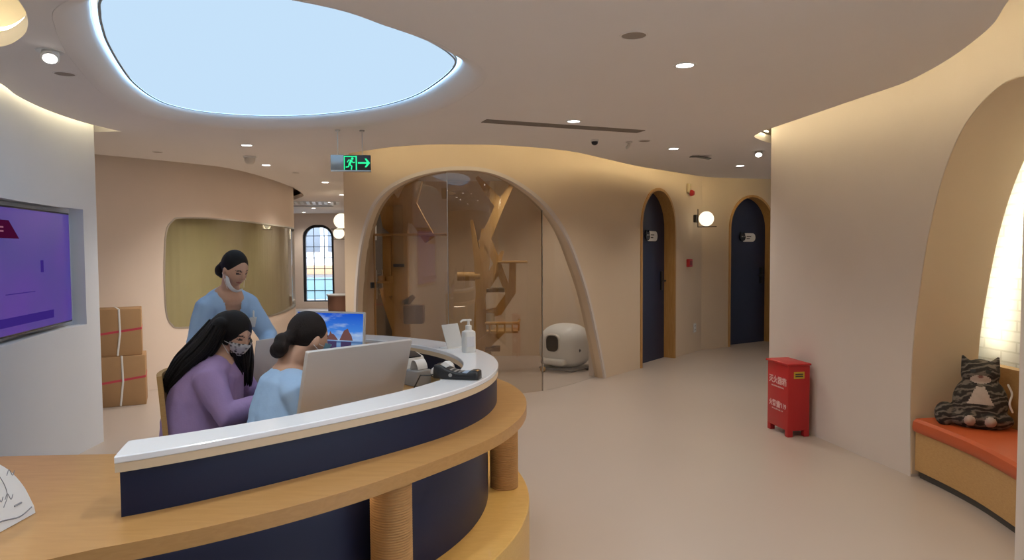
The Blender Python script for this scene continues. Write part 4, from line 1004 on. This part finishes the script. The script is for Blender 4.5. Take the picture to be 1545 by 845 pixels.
# ---- cat-shaped cushion
def cat_cushion():
    t = thing('cat_cushion', 'cushion shaped and printed like a sitting grey tabby cat, on the orange bench', 'cushion', (0, 0, 0))
    bm = B()
    th = .075
    ellipsoid(bm, (0, 0, .135), (.125, th, .145), 28, 18)          # body
    ellipsoid(bm, (0, 0, .05), (.150, th*.95, .062), 28, 14)       # haunches
    ellipsoid(bm, (.0, 0, .285), (.088, th*.85, .078), 28, 18)     # head
    ellipsoid(bm, (-.155, 0, .06), (.050, .045, .065), 20, 14)     # tail on the side
    for sx in (-1, 1):
        tube(bm, [(sx*.055, 0, .32), (sx*.078, 0, .372)], [.036, .009], 12, flat=.6)
        ellipsoid(bm, (sx*.045, -.055, .045), (.032, .04, .034), 16, 12)
    bm = voxel(bm, .006, 6)
    def slot(p):
        x, y, z = p
        if y < -.01 or True:
            if y < .02:
                for sx in (-1, 1):
                    if ((x-sx*.034)/.014)**2+((z-.295)/.0085)**2 < 1 and y < -.02: return 2
                if (x/.012)**2+((z-.268)/.008)**2 < 1 and y < -.02: return 3
                if ((x/.045)**2+((z-.252)/.022)**2 < 1) and y < -.02: return 1
                if (x/(.018+.045*max(0, (.215-z)/.1)))**2 < 1 and .125 < z < .215 and y < -.01: return 1
                for sx in (-1, 1):
                    if ((x-sx*.045)/.026)**2+((z-.036)/.026)**2 < 1 and y < -.055: return 1
        return 0
    for f in bm.faces: f.material_index = slot(f.calc_center_median())
    m = bpy.data.materials.new('tabby'); m.use_nodes = True; nt = m.node_tree; b = nt.nodes['Principled BSDF']; b.inputs['Roughness'].default_value = .85
    tc = nt.nodes.new('ShaderNodeTexCoord'); mp = nt.nodes.new('ShaderNodeMapping'); mp.inputs['Rotation'].default_value = (0, .5, 0); mp.inputs['Scale'].default_value = (.5, 1, 1)
    wv = nt.nodes.new('ShaderNodeTexWave'); wv.bands_direction = 'Z'; wv.inputs['Scale'].default_value = 11; wv.inputs['Distortion'].default_value = 9; wv.inputs['Detail'].default_value = 4; wv.inputs['Detail Scale'].default_value = 2.2
    r = nt.nodes.new('ShaderNodeValToRGB'); e = r.color_ramp.elements; e[0].position = .3; e[0].color = (.022, .018, .016, 1); e[1].position = .9; e[1].color = (.16, .135, .115, 1); q = e.new(.6); q.color = (.06, .05, .043, 1)
    nt.links.new(tc.outputs['Object'], mp.inputs[0]); nt.links.new(mp.outputs[0], wv.inputs[0]); nt.links.new(wv.outputs[0], r.inputs[0]); nt.links.new(r.outputs[0], b.inputs['Base Color'])
    obj('cover', bm, [m, mat('cat_white', (.46, .39, .35), .85, var=.15, vscale=60), BLACK, mat('cat_nose', (.20, .09, .08), .6)], t)
    bm = B(); tube(bm, CR([(.118, -.052, .235), (.135, -.035, .19), (.125, -.04, .14), (.138, -.03, .10)], 6), .005, 6); obj('piping', bm, WHITEP, t)
    return t
c = cat_cushion(); cxy = PR.at(1.95, -.24)
c.location = (cxy[0], cxy[1], .386); c.rotation_euler = (math.radians(-12), 0, math.radians(-32)); c.scale = (1.17, 1.17, 1.17)

# ================================================================== PEOPLE
def head_pt(u, k=1.0):
    """unit direction -> point on a head surface, face towards +y, origin at the skull centre"""
    x, y, z = u; g = lambda a, b, c, s: math.exp(-(((x-a)/s[0])**2+((y-b)/s[1])**2+((z-c)/s[2])**2))
    px, py, pz = x*.074, y*.094, z*.112
    if z < 0:
        t = -z; px *= 1-.34*t**1.6; py *= (1-.10*t if y > 0 else 1-.42*t)
        py += .012*t
    if y > .5: py -= .006*(y-.5)
    n = .021*g(0, 1, -.20, (.13, .6, .17))+.010*g(0, 1, .02, (.12, .6, .25))
    n += -.009*(g(.40, .9, .02, (.2, .5, .13))+g(-.40, .9, .02, (.2, .5, .13)))+.005*(g(.5, .8, -.28, (.25, .5, .25))+g(-.5, .8, -.28, (.25, .5, .25)))
    n += .006*g(0, .9, -.55, (.25, .5, .10))+.007*g(0, .7, -.86, (.3, .6, .2))+.004*g(0, .95, .18, (.6, .5, .12))
    return Vector((px, py+n, pz))*k
def head_mesh(bm, M):
    for v in ellipsoid(bm, (0, 0, 0), (1, 1, 1), 64, 44): v.co = M @ head_pt(v.co)
    for sx in (-1, 1):
        k = len(bm.verts); ellipsoid(bm, (0, 0, 0), (.010, .019, .031), 14, 10)
        xform(bm, M @ Matrix.Translation((sx*.075, -.006, -.012)) @ Matrix.Rotation(sx*-.35, 4, 'Z'), k)
def torso_loft(bm, spine, rx, ry, n=28):
    P = [Vector(p) for p in spine]; rings = []
    X = Vector((1, 0, 0))
    def rg(p, t, a, b): 
        Y = t.cross(X).normalized(); return [p+X*a*math.copysign(abs(math.cos(q))**.85, math.cos(q))+Y*b*math.sin(q) for q in np.linspace(0, 2*PI, n+1)[:-1]]
    for i, p in enumerate(P):
        t = (P[min(i+1, len(P)-1)]-P[max(i-1, 0)]).normalized(); rings.append(rg(p, t, rx[i], ry[i]))
    t0 = (P[1]-P[0]).normalized(); t1 = (P[-1]-P[-2]).normalized()
    rings = [rg(P[0]-t0*ry[0]*.4, t0, rx[0]*.6, ry[0]*.6)]+rings+[rg(P[-1]+t1*ry[-1]*.3, t1, rx[-1]*.6, ry[-1]*.6)]
    ring_loft(bm, rings)
def hand(bm, w, d, up, sgn, curl=.5, s=1.0):
    """five-fingered hand from the wrist w along d; up = back of the hand; sgn = +1 thumb on the +side"""
    d = Vector(d).normalized(); up = (Vector(up)-d*Vector(up).dot(d)).normalized(); sd = d.cross(up)*sgn
    w = Vector(w)
    tube(bm, [w-d*.02, w+d*.03, w+d*.082], [.024*s, .033*s, .036*s], 14, flat=.42, side=sd)
    for k, (o, L) in enumerate(((.026, .068), (.009, .076), (-.009, .070), (-.025, .054))):
        b = w+d*.078+sd*o; q = [b-d*.02]; a = 0
        for seg, f in enumerate((.44, .32, .24)):
            dd = d*math.cos(a)-up*math.sin(a)+sd*o*1.5; q.append(q[-1]+dd.normalized()*(L*f+(.02 if seg == 0 else 0))); a += curl
        tube(bm, q, [.0088*s, .0085*s, .0078*s, .0065*s], 10)
    b = w+d*.025+sd*.028
    tube(bm, [b-sd*.012, b+sd*.018+d*.022-up*.008, b+sd*.028+d*.052-up*.014, b+sd*.026+d*.072-up*.02], [.013*s, .011*s, .0095*s, .0075*s], 10)
def folds(bm, amp, f=14., seed=0, stretch=(1, 1, .5)):
    bm.normal_update()
    D = []
    for v in bm.verts:
        p = Vector((v.co.x*stretch[0]*f, v.co.y*stretch[1]*f, v.co.z*stretch[2]*f))+Vector((seed*7.3, 0, 0))
        n = noise.noise(p)+.5*noise.noise(p*2.1); r = 1-abs(noise.noise(p*.8+Vector((3, 1, 2))))*2
        D.append(v.normal*(amp*(.6*n+.5*r)))
    for v, d in zip(bm.verts, D): v.co += d
def person(name_label, loc, rz, S, top_mat, hair_mat, hair, mask, sleeve=.88, neck='v', hname='hair', fseed=1, tname='scrub_top', eyes_open=False):
    t = thing('person', name_label, 'person', loc, rz)
    HM = Matrix.Translation(S['head']) @ Matrix.Rotation(S.get('hyaw', 0), 4, 'Z') @ Matrix.Rotation(S.get('hpitch', 0), 4, 'X') @ Matrix.Rotation(S.get('hroll', 0), 4, 'Y') @ Matrix.Scale(S.get('hs', 1.0), 4)
    HI = HM.inverted()
    sp, rx, ry = S['spine'], S['rx'], S['ry']
    hd = Vector(S['head']); nk = Vector(sp[-1])
    # one continuous body
    bm = B(); torso_loft(bm, sp, rx, ry); head_mesh(bm, HM)
    tube(bm, [nk-Vector((0, 0, .05)), nk+Vector((0, .0, .015)), HM @ Vector((0, -.022, -.045))], [.068, .053, .050], 18)
    for A in S['arms']:
        tube(bm, A['p'], A['r'], 16); d = Vector(A['p'][-1])-Vector(A['p'][-2])
        hand(bm, A['p'][-1], A.get('hd', d), A.get('up', (0, 0, 1)), A['s'], A.get('curl', .35), .95)
    for L in S['legs']: tube(bm, L['p'], L['r'], 18)
    bm = voxel(bm, .0062, 3)
    def slot(p):
        q = HI @ p; x, y, z = q
        if y > .045 and abs(z) < .12 and abs(x) < .075:
            ax = abs(x)
            if ((ax-.032)/.0145)**2+((z-.001)/.0048)**2 < 1: return 2
            if ((ax-.033)/.020)**2+((z-.024+.35*(ax-.033)**2/.02)/.0042)**2 < 1: return 2
            if (x/.022)**2+((z+.064)/.0085)**2 < 1: return 1
        return 0
    for f in bm.faces: f.material_index = slot(f.calc_center_median())
    body = obj('body', bm, [SKIN, LIPS, BROW], t, ang=60)
    # top
    bm = B(); c = S.get('c', .017)
    torso_loft(bm, [sp[0]]+sp[1:-1]+[(nk-Vector((0, .0, .0)))], [a+c for a in rx[:-1]]+[rx[-1]*.8], [b+c for b in ry[:-1]]+[ry[-1]*.8])
    for A in S['arms']:
        P = [Vector(p) for p in A['p']]; e = P[-2]+(P[-1]-P[-2])*sleeve
        tube(bm, P[:-1]+[e], [r+c*1.15 for r in A['r'][:-1]]+[A['r'][-1]+c*.95], 18, round_ends=True)
    for e_ in S.get('cloth', ()): tube(bm, e_[0], e_[1], 18)
    bm = voxel(bm, .0085, 3); folds(bm, .010, 10., fseed, (1, 1, .4)); folds(bm, .003, 26., fseed+3, (1, 1, .6))
    if neck == 'v':
        up_ = (Vector(sp[-1])-Vector(sp[-3])).normalized(); fw = up_.cross(Vector((1, 0, 0))).normalized()
        kill = []
        for f in bm.faces:
            p = f.calc_center_median()-nk; h = p.dot(up_)
            w_ = .006+(h+.19)*.30 if h < -.02 else .062
            if h > -.19 and abs(p.x) < w_ and (p.dot(fw) > .005 or h > .03): kill.append(f)
        bmesh.ops.delete(bm, geom=kill, context='FACES')
    else:
        up_ = (Vector(sp[-1])-Vector(sp[-3])).normalized()
        bmesh.ops.delete(bm, geom=[f for f in bm.faces if (f.calc_center_median()-nk).dot(up_) > -.004 and abs(f.calc_center_median().x) < .075], context='FACES')
    tp = obj(tname, bm, top_mat, t, ang=70)
    # trousers and shoes
    bm = B()
    torso_loft(bm, sp[:2], [rx[0]+.012, rx[1]+.004], [ry[0]+.012, ry[1]+.004])
    for L in S['legs']: tube(bm, L['p'], [r+.016 for r in L['r']], 18)
    bm = voxel(bm, .011, 5); obj('trousers', bm, TROU, t, ang=70)
    for L in S['legs']:
        a = Vector(L['p'][-1]); bm = B()
        tube(bm, [(a.x, a.y-.035, .045), (a.x, a.y+.05, .042), (a.x, a.y+.135, .032)], [.042, .044, .034], 14, flat=.85); obj('shoe', bm, SHOE, t)
    # hair
    bm = B(); hair(bm, HM); bm = voxel(bm, .006, 5); 
    if hasattr(hair, 'locks'): hair.locks(bm, HM)
    hr = obj(hname, bm, hair_mat, t, ang=70)
    # mask
    if mask:
        mk, col, lo = mask; bm = B(); rows = []
        if mk == 'worn': zz = np.linspace(-.94, -.12, 12); azs = np.linspace(-1.10, 1.10, 25)
        else: zz = []
        for z in zz:
            r_ = []
            for a in azs:
                cz = math.sqrt(max(.02, 1-min(z, .999)**2)) if z > -1 else .15
                u = Vector((math.sin(a)*cz, math.cos(a)*cz, max(z, -1))); p = head_pt(u); k = math.cos(a*1.25)
                n_ = Vector((u.x*.6, u.y, u.z*.3)).normalized()
                p = p+n_*(.006+.012*max(0, k)); 
                if mk != 'worn': p += Vector((0, .010, -.012))
                r_.append(HM @ p)
            rows.append(r_)
        V = [[bm.verts.new(p) for p in r_] for r_ in rows]
        for a, b in zip(V, V[1:]):
            for k in range(len(a)-1): bm.faces.new((a[k], a[k+1], b[k+1], b[k]))
        if mk == 'worn': bmesh.ops.solidify(bm, geom=bm.faces[:], thickness=.0025)
        else:   # pulled down, hanging round the chin
            tube(bm, [HM @ Vector(q_) for q_ in CR([(.066, .022, -.045), (.060, .050, -.088), (.036, .074, -.116), (0, .082, -.126), (-.03, .072, -.118)], 5)], [.008]+[.017]*19+[.008], 14, flat=.32, side=(0, .3, 1))
        m_ = obj('face_mask', bm, col, t, ang=60)
        bm = B()
        for sx in (-1, 1):
            for z0 in (-.03, -.085):
                zc = z0 if mk == 'worn' else z0-.03
                tube(bm, [HM @ Vector((sx*.064, .050, zc)), HM @ Vector((sx*.0765, .018, (zc-.02)/2)), HM @ Vector((sx*.079, -.016, -.002 if z0 > -.05 else -.03))], .0016, 6)
        obj('ear_loop', bm, WHITEP, m_)
    return t

def tied_hair(bun, size, cap=(1.0, 1.0)):
    def f(bm, M):
        ellipsoid(bm, (0, 0, 0), (1, 1, 1), 40, 28); bm.verts.ensure_lookup_table()
        for v in bm.verts:
            x, y, z = v.co; p = Vector((x*.0815, y*.098-.017, z*.104+.024))
            if z < 0: p.x *= 1-.25*z*z; p.y *= (1-.25*z*z) 
            v.co = M @ p
        tube(bm, [M @ Vector((0, -.08, -.0)), M @ Vector(bun)], [.035, .028], 16)
        s0 = len(bm.verts)
        for k, o_ in enumerate(((0, 0, 0), (.012, -.01, -.03), (-.012, -.006, -.045))): ellipsoid(bm, tuple(Vector(bun)+Vector(o_)), (size[0], size[1], size[2]), 18, 12)
        xform(bm, M, s0)
    return f
def long_hair(strands):
    def f(bm, M):
        ellipsoid(bm, (0, 0, 0), (1, 1, 1), 40, 28); bm.verts.ensure_lookup_table()
        for v in bm.verts:
            x, y, z = v.co; p = Vector((x*.090, y*.104-.018, z*.110+.020)); v.co = M @ p
        for pts, rad, fl in strands: tube(bm, pts, rad, 16, flat=fl)
    def locks(bm, M):
        rnd = random.Random(3)
        for pts, rad, fl in strands:
            for k in range(26):
                a = rnd.uniform(0, 2*PI); q = []; e = rnd.uniform(1.0, 1.12)
                for i, p in enumerate(pts):
                    d = (pts[min(i+1, len(pts)-1)]-pts[max(i-1, 0)]).normalized(); u = (Vector((1, 0, 0))-d*d.x).normalized(); v = d.cross(u)
                    a += rnd.uniform(-.25, .25); ext = d*(rnd.uniform(0, .05) if i == len(pts)-1 else 0)
                    q.append(p+(u*math.cos(a)+v*math.sin(a)*fl)*rad[i]*.985+ext)
                tube(bm, CR(q, 4), [.0075]*(len(q)*4-4)+[.002], 6, round_ends=False)
    f.locks = locks
    return f

V = Vector
# --- standing nurse, leaning over the laptop
S = dict(spine=[V((0, -.02, .86)), V((0, .02, .99)), V((0, .085, 1.11)), V((0, .15, 1.21)), V((0, .19, 1.262))], rx=[.145, .118, .128, .108, .065], ry=[.115, .095, .11, .095, .07],
    c=.013, head=V((0, .27, 1.392)), hyaw=.25, hpitch=-.40, hs=.88,
    arms=[dict(p=[V((.07, .14, 1.195)), V((.126, .14, 1.17)), V((.185, .12, .96)), V((.20, .29, .80))], r=[.050, .045, .037, .026], s=-1, hd=(0, .9, -.25), curl=.3),
          dict(p=[V((-.07, .14, 1.195)), V((-.126, .145, 1.17)), V((-.215, .22, .975)), V((-.14, .42, .90))], r=[.050, .045, .037, .026], s=1, hd=(.15, .8, -.35), curl=.35)],
    legs=[dict(p=[V((.085, -.02, .84)), V((.09, .02, .47)), V((.09, -.03, .09))], r=[.085, .058, .04]), dict(p=[V((-.085, -.02, .84)), V((-.09, .02, .47)), V((-.09, -.03, .09))], r=[.085, .058, .04])],
    cloth=[([V((0, -.03, .80)), V((0, -.0, .93)), V((0, .06, 1.06))], [.135, .128, .12])])
p1 = person('standing nurse in pale blue scrubs, mask under her chin, leaning over the laptop', (-1.82, 4.31, 0), yaw(.68, -.73), S, SCRUB, HAIR, tied_hair((0.0, -.125, -.035), (.034, .034, .045)), ('chin', MASKW, 0), fseed=1)
bm = B(); box(bm, -.022, .022, -.001, .003, -.07, 0, .001); bm2 = bm
xform(bm, Matrix.Translation((-.105, .262, 1.10)) @ Matrix.Rotation(-.45, 4, 'X'))
tube(bm, [V((-.105, .268, 1.10)), V((-.105, .268, 1.135))], .006, 8); obj('name_badge', bm, WHITEP, p1)

# --- woman in lilac, seated
PATT = mat('patterned_mask', (.45, .45, .45), .7)
_nt = PATT.node_tree; _v = _nt.nodes.new('ShaderNodeTexVoronoi'); _v.inputs['Scale'].default_value = 55; _r = _nt.nodes.new('ShaderNodeValToRGB')
_r.color_ramp.elements[0].position = .25; _r.color_ramp.elements[0].color = (.06, .06, .06, 1); _r.color_ramp.elements[1].position = .5; _r.color_ramp.elements[1].color = (.72, .72, .70, 1)
_tc = _nt.nodes.new('ShaderNodeTexCoord'); _nt.links.new(_tc.outputs['Object'], _v.inputs[0]); _nt.links.new(_v.outputs['Distance'], _r.inputs[0]); _nt.links.new(_r.outputs[0], _nt.nodes['Principled BSDF'].inputs['Base Color'])
S = dict(spine=[V((0, -.02, .53)), V((0, -.01, .66)), V((0, .01, .80)), V((0, .045, .935)), V((0, .07, 1.00))], rx=[.17, .15, .155, .135, .075], ry=[.13, .12, .125, .10, .07],
    head=V((.0, .135, 1.095)), hyaw=-.62, hpitch=-.32, hs=.88,
    arms=[dict(p=[V((.07, .05, .93)), V((.155, .055, .905)), V((.225, .15, .745)), V((.10, .38, .80))], r=[.058, .056, .046, .028], s=-1, hd=(-.1, .9, .0), curl=.3),
          dict(p=[V((-.07, .05, .93)), V((-.155, .055, .905)), V((-.225, .15, .745)), V((-.10, .36, .80))], r=[.058, .056, .046, .028], s=1, hd=(.1, .9, .0), curl=.3)],
    legs=[dict(p=[V((.09, 0, .535)), V((.10, .40, .52)), V((.10, .38, .09))], r=[.09, .062, .04]), dict(p=[V((-.09, 0, .535)), V((-.10, .40, .52)), V((-.10, .38, .09))], r=[.09, .062, .04])],
    cloth=[([V((0, -.03, .52)), V((0, -.03, .68)), V((0, -.0, .84))], [.185, .18, .16])])
strands = [([V((.0, .07, 1.13)), V((.02, -.01, 1.03)), V((.03, -.09, .96)), V((.03, -.155, .87))], [.095, .105, .085, .055], .62),
           ([V((.07, .08, 1.14)), V((.085, .03, 1.05)), V((.075, -.06, .96)), V((.06, -.13, .885))], [.05, .06, .055, .035], .75),
           ([V((-.07, .13, 1.13)), V((-.095, .14, 1.03)), V((-.10, .15, .94)), V((-.09, .16, .86))], [.045, .055, .05, .022], .8),
           ([V((.0, .155, 1.06)), V((-.02, .15, 1.0)), V((-.02, .165, .92))], [.05, .055, .02], .8)]
person('seated woman in a lilac sweater with long loose black hair and a patterned face mask', (-1.485, 3.36, 0), yaw(1, .12), S, LILAC, HAIR, long_hair(strands), ('worn', PATT, 0), neck='crew', fseed=5, tname='sweater')

# --- seated nurse
S = dict(c=.013, spine=[V((0, -.02, .53)), V((0, .0, .66)), V((0, .025, .80)), V((0, .05, .935)), V((0, .065, 1.00))], rx=[.15, .135, .142, .12, .068], ry=[.115, .105, .11, .09, .062],
    head=V((.0, .15, 1.118)), hyaw=.22, hpitch=-.24, hs=.91,
    arms=[dict(p=[V((.07, .05, .93)), V((.140, .055, .91)), V((.215, .10, .715)), V((.13, .32, .805))], r=[.055, .053, .044, .027], s=-1, hd=(-.1, .9, .0), curl=.3),
          dict(p=[V((-.07, .05, .93)), V((-.140, .055, .91)), V((-.21, .10, .72)), V((-.12, .32, .805))], r=[.055, .053, .044, .027], s=1, hd=(.1, .9, .0), curl=.3)],
    legs=[dict(p=[V((.09, 0, .535)), V((.10, .40, .52)), V((.10, .38, .09))], r=[.088, .06, .04]), dict(p=[V((-.09, 0, .535)), V((-.10, .40, .52)), V((-.10, .38, .09))], r=[.088, .06, .04])],
    cloth=[([V((0, -.03, .52)), V((0, -.01, .68)), V((0, .045, .84))], [.135, .13, .12])])
person('seated nurse in pale blue scrubs with low tied hair and a blue mask', (-1.015, 2.952, 0), yaw(.82, .57), S, SCRUB, HAIRB, tied_hair((.0, -.135, -.035), (.040, .038, .040)), ('worn', MASKB, 0), fseed=9)

# ================================================================== CAMERA, LIGHT, VIEW
f_px = 1050.; pitch = math.atan2(46.5, f_px); roll = .0062
fw = Vector((0, math.cos(pitch), -math.sin(pitch))); up = Vector((0, math.sin(pitch), math.cos(pitch))); rt = Vector((1, 0, 0))
ir = rt*math.cos(roll)-up*math.sin(roll); iu = rt*math.sin(roll)+up*math.cos(roll)
cam = bpy.data.cameras.new('camera'); co = bpy.data.objects.new('camera', cam); COL.objects.link(co)
M = Matrix((ir, iu, -fw)).transposed().to_4x4(); M.translation = (0, 0, 1.5); co.matrix_world = M
cam.sensor_fit = 'HORIZONTAL'; cam.sensor_width = 36; cam.lens = 36*f_px/1545; cam.clip_start = .05; cam.clip_end = 200
scn.camera = co

w = bpy.data.worlds.new('sky'); scn.world = w; w.use_nodes = True; nt = w.node_tree
sk = nt.nodes.new('ShaderNodeTexSky'); sk.sky_type = 'HOSEK_WILKIE'; sk.sun_direction = (.3, -.5, .7); sk.turbidity = 6
bg = nt.nodes['Background']; mx = nt.nodes.new('ShaderNodeMix'); mx.data_type = 'RGBA'; mx.inputs[0].default_value = .5
nt.links.new(sk.outputs[0], mx.inputs[6]); mx.inputs[7].default_value = (.72, .84, 1.0, 1); nt.links.new(mx.outputs[2], bg.inputs[0]); bg.inputs[1].default_value = 7.
vs = scn.view_settings; vs.view_transform = 'Standard'; vs.look = 'None'; vs.gamma = 1; vs.exposure = .45; vs.use_curve_mapping = False
scn.cycles.max_bounces = 10; scn.cycles.diffuse_bounces = 5; scn.cycles.transparent_max_bounces = 16; scn.cycles.sample_clamp_indirect = 4
